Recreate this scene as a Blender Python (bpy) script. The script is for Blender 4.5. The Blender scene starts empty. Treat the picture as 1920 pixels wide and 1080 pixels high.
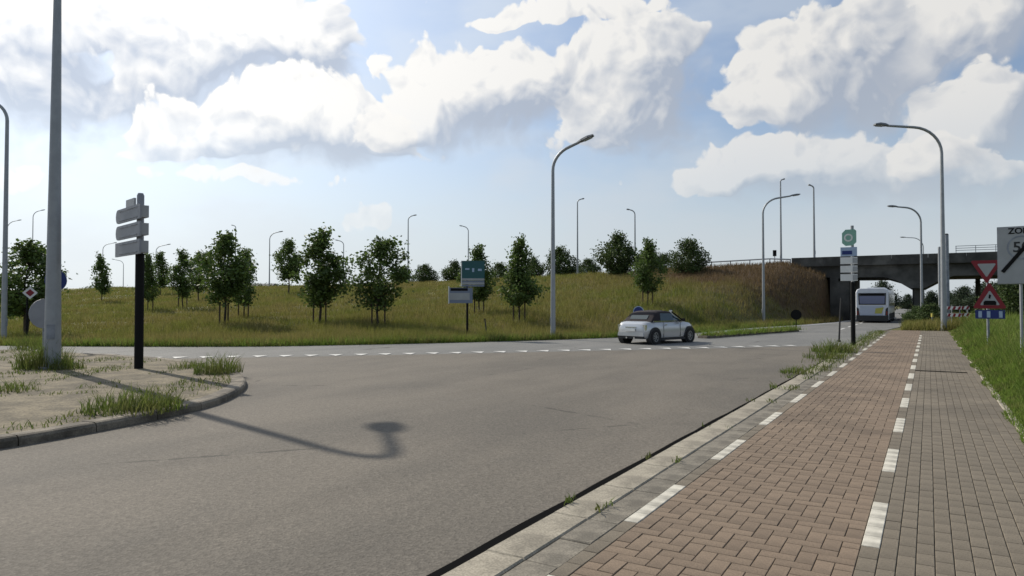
import bpy, math, random
import numpy as np
from mathutils import Vector, Matrix

random.seed(7)
rng = np.random.default_rng(11)
scene = bpy.context.scene
COL = scene.collection
PI = math.pi

# ------------------------------------------------------------------ camera
F_PX, CAM_H, YAW, PITCH = 1280.0, 1.75, math.radians(31.4), math.atan(27 / 1280)
cd = bpy.data.cameras.new('camera')
cam = bpy.data.objects.new('camera', cd)
COL.objects.link(cam)
cam.location = (0, 0, CAM_H)
cam.rotation_euler = (PI / 2 + PITCH, 0, YAW)
cd.sensor_width = 36
cd.lens = 36 * F_PX / 1920
cd.clip_start = 0.1
cd.clip_end = 8000
scene.camera = cam
scene.render.resolution_x, scene.render.resolution_y = 1024, 576

# ------------------------------------------------------------------ sun, sky, exposure
SUN_EL = math.radians(37.0)
SUN_AZ = math.atan2(-0.977, 0.212)          # from +Y towards +X
SUN = Vector((math.sin(SUN_AZ) * math.cos(SUN_EL), math.cos(SUN_AZ) * math.cos(SUN_EL), math.sin(SUN_EL)))
sl = bpy.data.lights.new('sun', 'SUN')
sl.energy = 4.4
sl.angle = math.radians(0.6)
sl.color = (1.0, 0.92, 0.80)
so = bpy.data.objects.new('sun', sl)
COL.objects.link(so)
so.rotation_euler = SUN.to_track_quat('Z', 'Y').to_euler()
so.location = (-30, 10, 40)
vs = scene.view_settings
vs.view_transform = 'Standard'
vs.look = 'None'
vs.exposure = 0.0
vs.gamma = 1.0
vs.use_curve_mapping = False
scene.cycles.filter_width = 1.55


def pix_dir(x, y):
    s, c, sp, cp = math.sin(YAW), math.cos(YAW), math.sin(PITCH), math.cos(PITCH)
    fw = Vector((-s * cp, c * cp, sp))
    rt = Vector((c, s, 0))
    up = rt.cross(fw)
    return (fw + rt * ((x - 960) / F_PX) + up * ((540 - y) / F_PX))


def azel(x, y):
    d = pix_dir(x, y).normalized()
    return math.atan2(d.x, d.y), math.asin(d.z)


# ---- node helper
class NT:
    def __init__(self, tree):
        self.t = tree
        self.n = tree.nodes
        self.l = tree.links

    def node(self, typ, **kw):
        nd = self.n.new(typ)
        for k, v in kw.items():
            setattr(nd, k, v)
        return nd

    def put(self, sock, v):
        if hasattr(v, 'links'):
            self.l.new(v, sock)
        else:
            if sock.type == 'RGBA' and len(v) == 3:
                v = (*v, 1)
            sock.default_value = v

    def m(self, op, a, b=0.0, c=None, clamp=False):
        nd = self.node('ShaderNodeMath', operation=op, use_clamp=clamp)
        self.put(nd.inputs[0], a)
        self.put(nd.inputs[1], b)
        if c is not None:
            self.put(nd.inputs[2], c)
        return nd.outputs[0]

    def v(self, op, a, b=None):
        nd = self.node('ShaderNodeVectorMath', operation=op)
        self.put(nd.inputs[0], a)
        if b is not None:
            if op == 'SCALE':
                self.put(nd.inputs[3], b)
            else:
                self.put(nd.inputs[1], b)
        return nd.outputs[1] if op in ('LENGTH', 'DOT_PRODUCT', 'DISTANCE') else nd.outputs[0]

    def mix(self, f, a, b, blend='MIX'):
        nd = self.node('ShaderNodeMix', data_type='RGBA', blend_type=blend)
        self.put(nd.inputs[0], f)
        self.put(nd.inputs[6], a)
        self.put(nd.inputs[7], b)
        return nd.outputs[2]

    def noise(self, vec, scale, detail=4, rough=0.5, lac=2.0, dim='3D'):
        nd = self.node('ShaderNodeTexNoise', noise_dimensions=dim)
        if vec is not None:
            self.l.new(vec, nd.inputs['Vector'])
        nd.inputs['Scale'].default_value = scale
        nd.inputs['Detail'].default_value = detail
        nd.inputs['Roughness'].default_value = rough
        nd.inputs['Lacunarity'].default_value = lac
        return nd.outputs[0]

    def ramp(self, f, lo, hi):
        nd = self.node('ShaderNodeMapRange', clamp=True, interpolation_type='SMOOTHSTEP')
        self.put(nd.inputs[0], f)
        nd.inputs[1].default_value = lo
        nd.inputs[2].default_value = hi
        return nd.outputs[0]


# ---- cumulus banks, back to front; each bank is a cluster of rounded heaps (px x, y, rx, ry)
BANKS = [
    [(60, 60, 150, 80), (130, 25, 70, 25), (20, 210, 120, 110), (210, 210, 110, 90)],
    [(410, 45, 150, 60), (560, 60, 76, 66), (470, 150, 175, 95), (610, 130, 36, 50), (330, 150, 90, 60)],
    [(500, 235, 165, 62), (360, 275, 140, 42), (640, 235, 70, 42), (700, 285, 90, 32), (560, 180, 80, 50)],
    [(720, 115, 26, 36), (692, 404, 46, 22), (455, 330, 150, 16), (35, 335, 50, 30), (930, 40, 45, 14), (1030, 20, 80, 24), (1190, 8, 110, 26)],
    [(1800, 60, 120, 80), (1700, 120, 55, 40), (1770, 15, 100, 40), (1890, 40, 80, 60)],
    [(1850, 175, 100, 62), (1775, 235, 62, 48), (1890, 260, 100, 70), (1720, 300, 70, 36)],
    [(1460, 130, 80, 62), (1550, 75, 105, 68), (1650, 120, 85, 85), (1600, 210, 160, 70), (1440, 200, 60, 28)],
    [(1200, 85, 92, 62), (1125, 165, 72, 74), (1250, 170, 80, 92), (1180, 250, 120, 52)],
    [(800, 200, 52, 62), (870, 150, 64, 52), (965, 140, 84, 48), (905, 235, 150, 58), (1015, 190, 52, 58), (735, 245, 48, 30)],
    [(1400, 300, 80, 34), (1330, 345, 55, 22), (1500, 295, 105, 36), (1660, 315, 125, 46), (1560, 350, 190, 40), (1830, 340, 120, 50)],
]

world = bpy.data.worlds.new('World')
scene.world = world
world.use_nodes = True
W = NT(world.node_tree)
W.n.clear()
sky = W.node('ShaderNodeTexSky', sky_type='NISHITA', sun_disc=False)
sky.sun_elevation = SUN_EL
sky.sun_rotation = SUN_AZ
sky.air_density = 1.0
sky.dust_density = 0.8
SKY_STRENGTH = 0.12
sky.ozone_density = 1.2
tc = W.node('ShaderNodeTexCoord')
dirv = W.v('NORMALIZE', tc.outputs['Generated'])
sx = W.node('ShaderNodeSeparateXYZ')
W.l.new(dirv, sx.inputs[0])
az = W.m('ARCTAN2', sx.outputs[0], sx.outputs[1])
el = W.m('ARCSINE', sx.outputs[2])
cx = W.node('ShaderNodeCombineXYZ')
W.l.new(az, cx.inputs[0])
W.l.new(el, cx.inputs[1])
Pv = cx.outputs[0]


def edge_noise(p):
    """cauliflower relief shared by every bank"""
    w = W.node('ShaderNodeTexNoise', noise_dimensions='2D')
    W.l.new(p, w.inputs['Vector'])
    w.inputs['Scale'].default_value = 10
    w.inputs['Detail'].default_value = 2
    pw = W.v('ADD', p, W.v('SCALE', W.v('SUBTRACT', w.outputs['Color'], (.5, .5, .5)), .05))
    n = W.noise(pw, 15, 6, .6, dim='2D')
    vo = W.node('ShaderNodeTexVoronoi', voronoi_dimensions='2D', feature='F1')
    W.l.new(pw, vo.inputs['Vector'])
    vo.inputs['Scale'].default_value = 20
    vo.inputs['Detail'].default_value = 2.0
    vo.inputs['Roughness'].default_value = .55
    return W.m('ADD', W.m('MULTIPLY', W.m('SUBTRACT', n, .5), .85), W.m('MULTIPLY', W.m('SUBTRACT', .34, vo.outputs[0]), .55)), pw


def bank(p, blobs):
    acc_ = None
    for (bx, by, rx, ry) in blobs:
        a_, e_ = azel(bx, by)
        a1_, _ = azel(bx + rx, by)
        _, e1_ = azel(bx, by - ry)
        q = W.v('MULTIPLY', W.v('SUBTRACT', p, (a_, e_, 0)), (1 / (a1_ - a_), 1 / (e1_ - e_), 0))
        g_ = W.m('EXPONENT', W.m('MULTIPLY', W.v('DOT_PRODUCT', q, q), -.50))
        acc_ = g_ if acc_ is None else W.m('ADD', acc_, g_)
    return acc_


ldir = W.v('NORMALIZE', W.v('ADD', W.v('SUBTRACT', (SUN_AZ, SUN_EL, 0), Pv), (0, .55, 0)))
N0, PW = edge_noise(Pv)
N1, PW1 = edge_noise(W.v('ADD', Pv, W.v('SCALE', ldir, .016)))
PWL = W.v('ADD', PW, W.v('SCALE', ldir, .05))
puff = W.m('MULTIPLY', W.m('SUBTRACT', N0, N1), 1.15)
cosang = W.v('DOT_PRODUCT', dirv, tuple(SUN))
glow = W.m('POWER', W.m('MAXIMUM', cosang, 0.0), 4.0)
hz = W.ramp(sx.outputs[2], .30, .02)             # pale air near the horizon
veil = W.ramp(W.noise(W.v('MULTIPLY', Pv, (1, 2.2, 1)), 4.0, 4, .55, dim='2D'), .38, .72)
base_sky = W.mix(1.0, W.v('SCALE', sky.outputs[0], SKY_STRENGTH), (.90, 1.0, 1.10), 'MULTIPLY')
base_sky = W.mix(W.m('ADD', .18, W.m('MULTIPLY', veil, .45)), base_sky, (.66, .74, .84))
base_sky = W.mix(W.m('MULTIPLY', hz, .90), base_sky, (.715, .775, .82))
cl_dark = W.mix(hz, (.47, .53, .635), (.60, .66, .72))
base_sky = W.mix(W.m('MULTIPLY', glow, .75, clamp=True), base_sky, (.90, .94, .98))
skyc = base_sky
thin = W.m('SUBTRACT', 1.0, W.m('MULTIPLY', hz, .75))
# scattered heaps everywhere else, then the banks in view
far_noise = W.m('MULTIPLY', W.noise(W.v('MULTIPLY', Pv, (1, 1.5, 1)), 4.2, 2, .5, dim='2D'), 1.7)
far_noise_l = W.m('MULTIPLY', W.noise(W.v('MULTIPLY', W.v('ADD', Pv, W.v('SCALE', ldir, .05)), (1, 1.5, 1)), 4.2, 2, .5, dim='2D'), 1.7)
va, vv = azel(960, 540)
inview = W.ramp(W.v('LENGTH', W.v('MULTIPLY', W.v('SUBTRACT', Pv, (va, .25, 0)), (1.2, 1.6, 0))), .85, 1.15)
fields = [(W.m('SUBTRACT', far_noise, W.m('SUBTRACT', .75, W.m('MULTIPLY', inview, .30))), W.m('SUBTRACT', far_noise_l, W.m('SUBTRACT', .75, W.m('MULTIPLY', inview, .30))))]
fields += [(bank(PW, bl), bank(PWL, bl)) for bl in BANKS]
for B0, BL in fields:
    slope = W.m('SUBTRACT', B0, BL)                        # positive on the sunward flank
    D = W.m('ADD', W.m('SUBTRACT', B0, .44), N0)
    width = W.m('ADD', .17, W.m('MULTIPLY', W.ramp(slope, .12, -.22), 1.0))
    cov = W.m('DIVIDE', D, width, clamp=True)
    cov = W.m('MULTIPLY', W.m('MULTIPLY', cov, cov), W.m('SUBTRACT', 3.0, W.m('MULTIPLY', cov, 2.0)))
    rim = W.ramp(D, .58, .03)
    lit = W.m('ADD', W.m('MULTIPLY', slope, .85), W.m('ADD', puff, W.m('MULTIPLY', rim, .38)))
    lit = W.m('ADD', lit, .16, clamp=True)
    c_ = W.mix(lit, cl_dark, (.97, .955, .925))
    skyc = W.mix(W.m('MULTIPLY', W.m('MULTIPLY', cov, .97), thin), skyc, c_)
skyc = W.v('SCALE', skyc, W.m('ADD', .82, W.m('MULTIPLY', glow, .55)))
bg = W.node('ShaderNodeBackground')
W.l.new(skyc, bg.inputs[0])
bg.inputs[1].default_value = 1.0
wo = W.node('ShaderNodeOutputWorld')
W.l.new(bg.outputs[0], wo.inputs[0])
world.cycles.sampling_method = 'MANUAL'
world.cycles.sample_map_resolution = 512


# ------------------------------------------------------------------ materials
def mat(name, col, rough=.8, var=.0, vscale=2.0, bump=.0, bscale=60, metal=0.0, col2=None, spec=.4, rand=0.0,
        speck=0.0, sscale=150, translucent=0.0, coat=0.0):
    m = bpy.data.materials.new(name)
    m.use_nodes = True
    N = NT(m.node_tree)
    bs = N.n['Principled BSDF']
    tcn = N.node('ShaderNodeTexCoord')
    ob = tcn.outputs['Object']
    c = (*col, 1)
    if var or col2:
        f = N.noise(ob, vscale, 5, .6)
        f = N.ramp(f, .35, .65)
        c2 = col2 if col2 else tuple(max(0, k * (1 - var)) for k in col)
        c1 = col if col2 else tuple(k * (1 + var * .5) for k in col)
        c = N.mix(f, c1, c2)
    if speck:
        s = N.noise(ob, sscale, 2, .5)
        s2 = N.ramp(s, .3, .7)
        g = N.m('ADD', 1 - speck, N.m('MULTIPLY', s2, 2 * speck))
        c = N.mix(1.0, c, N.v('SCALE', (1, 1, 1), g), 'MULTIPLY')
    if rand:
        oi = N.node('ShaderNodeObjectInfo')
        ge = N.node('ShaderNodeNewGeometry')
        r = N.m('FRACT', N.m('ADD', oi.outputs['Random'], ge.outputs['Random Per Island']))
        g = N.m('ADD', 1 - rand, N.m('MULTIPLY', r, 2 * rand))
        c = N.mix(1.0, c, N.v('SCALE', (1, 1, 1), g), 'MULTIPLY')
    N.put(bs.inputs['Base Color'], c)
    bs.inputs['Roughness'].default_value = rough
    bs.inputs['Metallic'].default_value = metal
    bs.inputs['Specular IOR Level'].default_value = spec
    bs.inputs['Coat Weight'].default_value = coat
    if bump:
        bn = N.node('ShaderNodeBump')
        bn.inputs['Strength'].default_value = bump
        bn.inputs['Distance'].default_value = .01
        N.l.new(N.noise(ob, bscale, 4, .6), bn.inputs['Height'])
        N.l.new(bn.outputs[0], bs.inputs['Normal'])
    if translucent:
        tr = N.node('ShaderNodeBsdfTranslucent')
        N.put(tr.inputs[0], c)
        mx = N.node('ShaderNodeMixShader')
        mx.inputs[0].default_value = translucent
        N.l.new(bs.outputs[0], mx.inputs[1])
        N.l.new(tr.outputs[0], mx.inputs[2])
        N.l.new(mx.outputs[0], N.n['Material Output'].inputs[0])
    return m


def grass_mat(name, c1, c2, c3, vs1=.12, vs2=.9, trans=.35, dry=None):
    m = bpy.data.materials.new(name)
    m.use_nodes = True
    N = NT(m.node_tree)
    bs = N.n['Principled BSDF']
    tcn = N.node('ShaderNodeTexCoord')
    ob = tcn.outputs['Object']
    a = N.ramp(N.noise(ob, vs1, 4, .6), .38, .62)
    b = N.ramp(N.noise(ob, vs2, 4, .65), .4, .68)
    c = N.mix(a, c1, c2)
    c = N.mix(N.m('MULTIPLY', b, .7), c, c3)
    if dry:
        (px_, py_, pz_), r0, r1, dc = dry
        n = N.noise(ob, .45, 4, .6)
        d = N.v('LENGTH', N.v('MULTIPLY', N.v('SUBTRACT', ob, (px_, py_, pz_)), (.7, .75, 1.7)))
        d = N.m('ADD', d, N.m('MULTIPLY', N.m('SUBTRACT', n, .5), 14))
        c = N.mix(N.ramp(d, r1, r0), c, dc)
    ge = N.node('ShaderNodeNewGeometry')
    g = N.m('ADD', .7, N.m('MULTIPLY', ge.outputs['Random Per Island'], .6))
    c = N.mix(1.0, c, N.v('SCALE', (1, 1, 1), g), 'MULTIPLY')
    N.put(bs.inputs['Base Color'], c)
    bs.inputs['Roughness'].default_value = .7
    bs.inputs['Specular IOR Level'].default_value = .15
    if trans:
        tr = N.node('ShaderNodeBsdfTranslucent')
        N.put(tr.inputs[0], c)
        mx = N.node('ShaderNodeMixShader')
        mx.inputs[0].default_value = trans
        N.l.new(bs.outputs[0], mx.inputs[1])
        N.l.new(tr.outputs[0], mx.inputs[2])
        N.l.new(mx.outputs[0], N.n['Material Output'].inputs[0])
    return m


def asphalt_mat(name, col, col2, speck):
    m = bpy.data.materials.new(name)
    m.use_nodes = True
    N = NT(m.node_tree)
    bs = N.n['Principled BSDF']
    ob = N.node('ShaderNodeTexCoord').outputs['Object']
    big = N.ramp(N.noise(N.v('MULTIPLY', ob, (.5, .22, 1)), .9, 5, .6), .35, .68)
    c = N.mix(big, col, col2)
    st = N.ramp(N.noise(N.v('MULTIPLY', ob, (1.2, .12, 1)), 1.1, 3, .5), .52, .70)   # worn wheel tracks
    c = N.mix(N.m('MULTIPLY', st, .34), c, tuple(k * .72 for k in col))
    sc = N.ramp(N.noise(N.v('MULTIPLY', ob, (.35, 1.1, 1)), .55, 6, .7), .60, .74)   # pale scuffed areas
    c = N.mix(N.m('MULTIPLY', sc, .45), c, tuple(k * 1.35 for k in col))
    ck = N.node('ShaderNodeTexVoronoi', feature='DISTANCE_TO_EDGE')
    N.l.new(ob, ck.inputs['Vector'])
    ck.inputs['Scale'].default_value = .16
    wob = N.noise(ob, 2.2, 5, .7)
    crk = N.ramp(N.m('ADD', ck.outputs[0], N.m('MULTIPLY', N.m('SUBTRACT', wob, .5), .05)), .0045, .0015)
    brk = N.ramp(N.noise(ob, .35, 2, .5), .50, .60)
    c = N.mix(N.m('MULTIPLY', N.m('MULTIPLY', crk, brk), .55), c, (.03, .027, .024))
    vo = N.node('ShaderNodeTexVoronoi')
    N.l.new(ob, vo.inputs['Vector'])
    vo.inputs['Scale'].default_value = 55
    s = N.m('ADD', 1 - speck, N.m('MULTIPLY', vo.outputs['Color'], 2 * speck))
    c = N.mix(1.0, c, N.v('SCALE', (1, 1, 1), s), 'MULTIPLY')
    s2 = N.ramp(N.noise(ob, 22, 3, .7), .3, .75)
    c = N.mix(1.0, c, N.v('SCALE', (1, 1, 1), N.m('ADD', .86, N.m('MULTIPLY', s2, .28))), 'MULTIPLY')
    N.put(bs.inputs['Base Color'], c)
    bs.inputs['Roughness'].default_value = .85
    bs.inputs['Specular IOR Level'].default_value = .25
    bn = N.node('ShaderNodeBump')
    bn.inputs['Strength'].default_value = .5
    bn.inputs['Distance'].default_value = .006
    N.l.new(vo.outputs['Distance'], bn.inputs['Height'])
    N.l.new(bn.outputs[0], bs.inputs['Normal'])
    return m


M = {
    'asphalt': asphalt_mat('asphalt', (.158, .139, .112), (.116, .104, .086), .30),
    'ring': asphalt_mat('ring_asphalt', (.185, .182, .170), (.150, .150, .142), .25),
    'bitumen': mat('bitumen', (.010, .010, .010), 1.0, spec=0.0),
    'paint': mat('road_paint', (.62, .61, .57), .7, var=.25, vscale=6, speck=.12),
    'redpaver': mat('red_paver', (.188, .139, .096), .88, var=.22, vscale=.9, rand=.10, speck=.16, sscale=90, bump=.25, bscale=120),
    'greypaver': mat('grey_paver', (.158, .133, .098), .9, var=.2, vscale=.6, rand=.08, speck=.18, sscale=90, bump=.25, bscale=120),
    'whitepaver': mat('white_paver', (.52, .49, .41), .8, var=.3, vscale=5, rand=.08, speck=.1),
    'sand': mat('joint_sand', (.105, .082, .058), .95, var=.4, vscale=3),
    'kerb': mat('kerb_concrete', (.300, .268, .208), .9, var=.3, vscale=2.5, rand=.06, speck=.2, sscale=60, bump=.3, bscale=50),
    'strip': mat('strip_concrete', (.185, .165, .130), .9, var=.3, vscale=4, rand=.1, speck=.2, sscale=70, bump=.3, bscale=50),
    'islandtop': mat('island_paving', (.150, .125, .080), .95, var=.4, vscale=1.9, speck=.34, sscale=30, bump=.6, bscale=25),
    'islandkerb': mat('island_kerb', (.165, .142, .108), .9, var=.45, vscale=2.5, rand=.14, speck=.2, sscale=50, bump=.4, bscale=40),
    'concrete': mat('bridge_concrete', (.088, .085, .075), .9, var=.5, vscale=.5, speck=.1, sscale=8, bump=.2, bscale=20),
    'galv': mat('galvanised_steel', (.30, .315, .325), .5, var=.08, vscale=3, metal=.35),
    'galvdark': mat('weathered_steel', (.25, .27, .30), .6, var=.25, vscale=4, metal=.2),
    'lamphead': mat('lamp_housing', (.16, .17, .18), .5, metal=.2),
    'lampglass': mat('lamp_glass', (.35, .37, .38), .15),
    'signback': mat('sign_back_grey', (.27, .28, .30), .6, var=.1),
    'signgrey': mat('sign_face_grey', (.33, .34, .34), .5, var=.08),
    'signwhite': mat('sign_white', (.70, .70, .67), .45, var=.06),
    'black': mat('black_paint', (.008, .008, .008), .7, spec=.15),
    'red': mat('sign_red', (.20, .010, .018), .45),
    'blue': mat('sign_blue', (.012, .028, .15), .45),
    'ltblue': mat('sign_light_blue', (.33, .42, .55), .45),
    'green': mat('sign_green', (.22, .42, .33), .45),
    'teal': mat('sign_teal', (.014, .082, .085), .45),
    'greyblue': mat('sign_grey_blue', (.16, .19, .25), .5),
    'silver': mat('silver_car_paint', (.50, .505, .51), .26, metal=.45, coat=.6),
    'tyre': mat('tyre_rubber', (.018, .018, .018), .85),
    'rim': mat('alloy_rim', (.30, .31, .32), .35, metal=.7),
    'softtop': mat('soft_top_fabric', (.022, .017, .019), .9, bump=.2, bscale=200),
    'glass': mat('tinted_glass', (.035, .05, .05), .06, spec=.8),
    'busglass': mat('bus_window', (.10, .12, .22), .08, spec=.7),
    'chrome': mat('chrome', (.75, .75, .75), .15, metal=1.0),
    'taillight': mat('tail_light', (.30, .03, .02), .2),
    'buswhite': mat('bus_white', (.62, .64, .68), .4, var=.08, coat=.3),
    'busyellow': mat('bus_yellow', (.40, .38, .08), .4),
    'buslight': mat('bus_grey_blue', (.40, .44, .52), .4),
    'plastic': mat('dark_plastic', (.03, .03, .03), .7),
    'yellow': mat('reflector_yellow', (.62, .52, .12), .5),
    'wood': mat('stake_wood', (.075, .055, .038), .9, var=.3, vscale=6),
    'bark': mat('bark', (.055, .045, .034), .95, var=.4, vscale=8, bump=.5, bscale=40),
    'leaf': mat('leaf_young', (.098, .150, .036), .55, var=.35, vscale=1.5, rand=.35, translucent=.36, spec=.3),
    'leafdark': mat('leaf_dark', (.066, .100, .028), .6, var=.35, vscale=.8, rand=.35, translucent=.3, spec=.25),
    'leaffar': mat('leaf_far', (.045, .066, .036), .7, var=.35, vscale=.5, rand=.3, translucent=.2, spec=.2),
    'roof': mat('slate_roof', (.12, .125, .14), .8, var=.2),
    'brickwall': mat('barn_brick', (.28, .17, .12), .9, var=.3),
    'hill': grass_mat('hill_grass', (.160, .182, .036), (.200, .184, .052), (.262, .212, .088), .10, .8, .35,
                      dry=((-13.5, 71, 4.6), 5, 12.5, (.150, .105, .056))),
    'soil': grass_mat('ground_cover', (.125, .135, .032), (.150, .138, .045), (.175, .140, .064), .10, .8, 0,
                      dry=((-13.5, 71, 4.6), 5, 12.5, (.105, .068, .036))),
    'verge': grass_mat('verge_grass', (.150, .225, .038), (.122, .182, .033), (.225, .215, .080), .35, 1.4, .45),
    'weed': grass_mat('weed_leaf', (.115, .160, .032), (.095, .135, .03), (.160, .150, .055), .6, 2.5, .4),
}


# ------------------------------------------------------------------ mesh helpers
class MB:
    def __init__(self):
        self.v, self.f = [], []

    def add(self, vs_, fs_):
        o = len(self.v)
        self.v += [tuple(p) for p in vs_]
        self.f += [tuple(i + o for i in f) for f in fs_]
        return self

    def box(self, c, s, rot=None, taper=1.0):
        hx, hy, hz_ = s[0] / 2, s[1] / 2, s[2] / 2
        pts = []
        for z in (-1, 1):
            k = taper if z > 0 else 1
            for x, y in ((-1, -1), (1, -1), (1, 1), (-1, 1)):
                pts.append(Vector((x * hx * k, y * hy * k, z * hz_)))
        if rot:
            pts = [rot @ p for p in pts]
        c = Vector(c)
        return self.add([p + c for p in pts],
                        [(3, 2, 1, 0), (4, 5, 6, 7), (0, 1, 5, 4), (1, 2, 6, 5), (2, 3, 7, 6), (3, 0, 4, 7)])

    def prism(self, poly, d0, d1, axes='xz'):
        """poly of 2D points (counter-clockwise) in the axes plane, extruded along the third axis"""
        third = [a for a in 'xyz' if a not in axes][0]
        n = len(poly)
        pts = []
        for d in (d0, d1):
            for p in poly:
                q = {axes[0]: p[0], axes[1]: p[1], third: d}
                pts.append((q['x'], q['y'], q['z']))
        fs = [tuple(range(n))[::-1], tuple(range(n, 2 * n))]
        fs += [(i, (i + 1) % n, n + (i + 1) % n, n + i) for i in range(n)]
        return self.add(pts, fs)

    def tube(self, path, radii, n=10, caps=True):
        path = [Vector(p) for p in path]
        if not hasattr(radii, '__len__'):
            radii = [radii] * len(path)
        rings = []
        ref = None
        for i, p in enumerate(path):
            t = (path[min(i + 1, len(path) - 1)] - path[max(i - 1, 0)]).normalized()
            if ref is None:
                ref = Vector((1, 0, 0)) if abs(t.x) < .9 else Vector((0, 1, 0))
            a = (ref - t * ref.dot(t)).normalized()
            b = t.cross(a)
            ref = a
            rings.append([p + (a * math.cos(2 * PI * k / n) + b * math.sin(2 * PI * k / n)) * radii[i] for k in range(n)])
        pts = [q for r in rings for q in r]
        fs = []
        for i in range(len(path) - 1):
            for k in range(n):
                fs.append((i * n + k, i * n + (k + 1) % n, (i + 1) * n + (k + 1) % n, (i + 1) * n + k))
        if caps:
            fs.append(tuple(range(n))[::-1])
            fs.append(tuple(range((len(path) - 1) * n, len(path) * n)))
        return self.add(pts, fs)

    def disc(self, c, r, y0, y1, n=24):
        """disc in the xz plane, thickness y0..y1"""
        return self.prism([(c[0] + r * math.cos(2 * PI * k / n), c[1] + r * math.sin(2 * PI * k / n)) for k in range(n)], y0, y1, 'xz')

    def ring(self, c, ro, ri, y0, y1, n=28):
        pts, fs = [], []
        for k in range(n):
            ca, sa = math.cos(2 * PI * k / n), math.sin(2 * PI * k / n)
            for r, y in ((ro, y0), (ri, y0), (ri, y1), (ro, y1)):
                pts.append((c[0] + r * ca, y, c[1] + r * sa))
        for k in range(n):
            a, b = 4 * k, 4 * ((k + 1) % n)
            for j in range(4):
                fs.append((a + j, a + (j + 1) % 4, b + (j + 1) % 4, b + j))
        return self.add(pts, fs)


def mesh_of(mb, name, m, smooth=False):
    me = bpy.data.meshes.new(name)
    me.from_pydata(mb.v, [], mb.f)
    if m:
        me.materials.append(M[m])
    import bmesh
    bm = bmesh.new()
    bm.from_mesh(me)
    bmesh.ops.recalc_face_normals(bm, faces=bm.faces)
    bm.to_mesh(me)
    bm.free()
    if smooth:
        me.polygons.foreach_set('use_smooth', [True] * len(me.polygons))
        try:
            me.set_sharp_from_angle(angle=math.radians(40))
        except Exception:
            pass
    me.update()
    return me


def link(name, me, parent=None, loc=None, rotz=None):
    o = bpy.data.objects.new(name, me)
    COL.objects.link(o)
    if parent:
        o.parent = parent
    if loc is not None:
        o.location = loc
    if rotz is not None:
        o.rotation_euler = (0, 0, rotz)
    return o


def obj(name, mb, m, parent=None, loc=None, rotz=None, smooth=False):
    return link(name, mesh_of(mb, name, m, smooth), parent, loc, rotz)


def tag(o, label=None, cat=None, group=None, kind=None):
    if label:
        o['label'] = label
    if cat:
        o['category'] = cat
    if group:
        o['group'] = group
    if kind:
        o['kind'] = kind
    return o


def thing(name, label, cat, loc=(0, 0, 0), rotz=0.0, group=None):
    o = link(name, None, None, loc, rotz)
    o.empty_display_size = .3
    return tag(o, label, cat, group)


def soup(name, verts, tris, m, parent=None):
    """large triangle mesh straight from numpy arrays"""
    me = bpy.data.meshes.new(name)
    nv, nt = len(verts), len(tris)
    me.vertices.add(nv)
    me.vertices.foreach_set('co', np.asarray(verts, dtype=np.float32).ravel())
    me.loops.add(nt * 3)
    me.loops.foreach_set('vertex_index', np.asarray(tris, dtype=np.int32).ravel())
    me.polygons.add(nt)
    me.polygons.foreach_set('loop_start', np.arange(0, nt * 3, 3, dtype=np.int32))
    me.update(calc_edges=True)
    me.materials.append(M[m])
    return me


# ------------------------------------------------------------------ terrain
HX = np.array([-400., -155, -93, -55, -35, -20, -12.5, -8.6, 0])
HZ = np.array([4.6, 4.7, 4.15, 4.45, 4.95, 5.45, 5.65, 4.3, 4.3])
YX = np.array([-400., -60, -45, -32, -22.7, -18, -15, -12.5, -11, -9.8, -8.8])
Y0 = np.array([-10., 8, 10, 17, 22, 28, 36, 48, 57, 63, 68])
CREST = 73.0


def hnoise(x, y):
    return (np.sin(x * .21 + 1.3) * np.cos(y * .17 + .4) + .6 * np.sin(x * .53 + y * .31) + .4 * np.cos(x * .91 - y * .77 + 2)) / 2


def terrain(x, y):
    x = np.asarray(x, float)
    y = np.asarray(y, float)
    H = np.interp(x, HX, HZ)
    y0 = np.interp(x, YX, Y0)
    t = np.clip((y - y0) / (CREST - y0), 0, 1)
    steep = np.clip((x + 24) / 12, 0, 1)
    s = np.where(t > 0, t ** (1.55 - .35 * steep), 0)
    s = s * (1 - .25 * np.clip((t - .8) / .2, 0, 1) ** 2 * (1 - t))
    back = np.clip((y - 92) / 22, 0, 1)
    z = H * s * (1 - back * back * (3 - 2 * back))
    z = z + (hnoise(x, y) * .22 + hnoise(x * 3.1, y * 2.7) * .20 * steep) * np.clip(t * 4, 0, 1) * np.clip((CREST - y) / 8, 0, 1)
    side = np.clip((-8.40 - x) / .35, 0, 1)
    z = z * side
    # flat embankment on the far right side of the underpass
    H2 = 5.75
    yr = np.clip((y - 60) / 14, 0, 1)
    xr = np.clip((x - 24) / 1.5, 0, 1)
    z = np.where(x > 20, H2 * yr * xr * (1 - back * back * (3 - 2 * back)), z)
    # small bank along the footpath's verge
    vb = np.clip((x - 1.3) / 2.5, 0, 1) * np.clip((60 - y) / 10, 0, 1) * .12
    return z + vb - .03


def seg(*parts):
    return np.unique(np.concatenate([np.arange(a, b, s) for a, b, s in parts] + [[parts[-1][1]]]))


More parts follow.
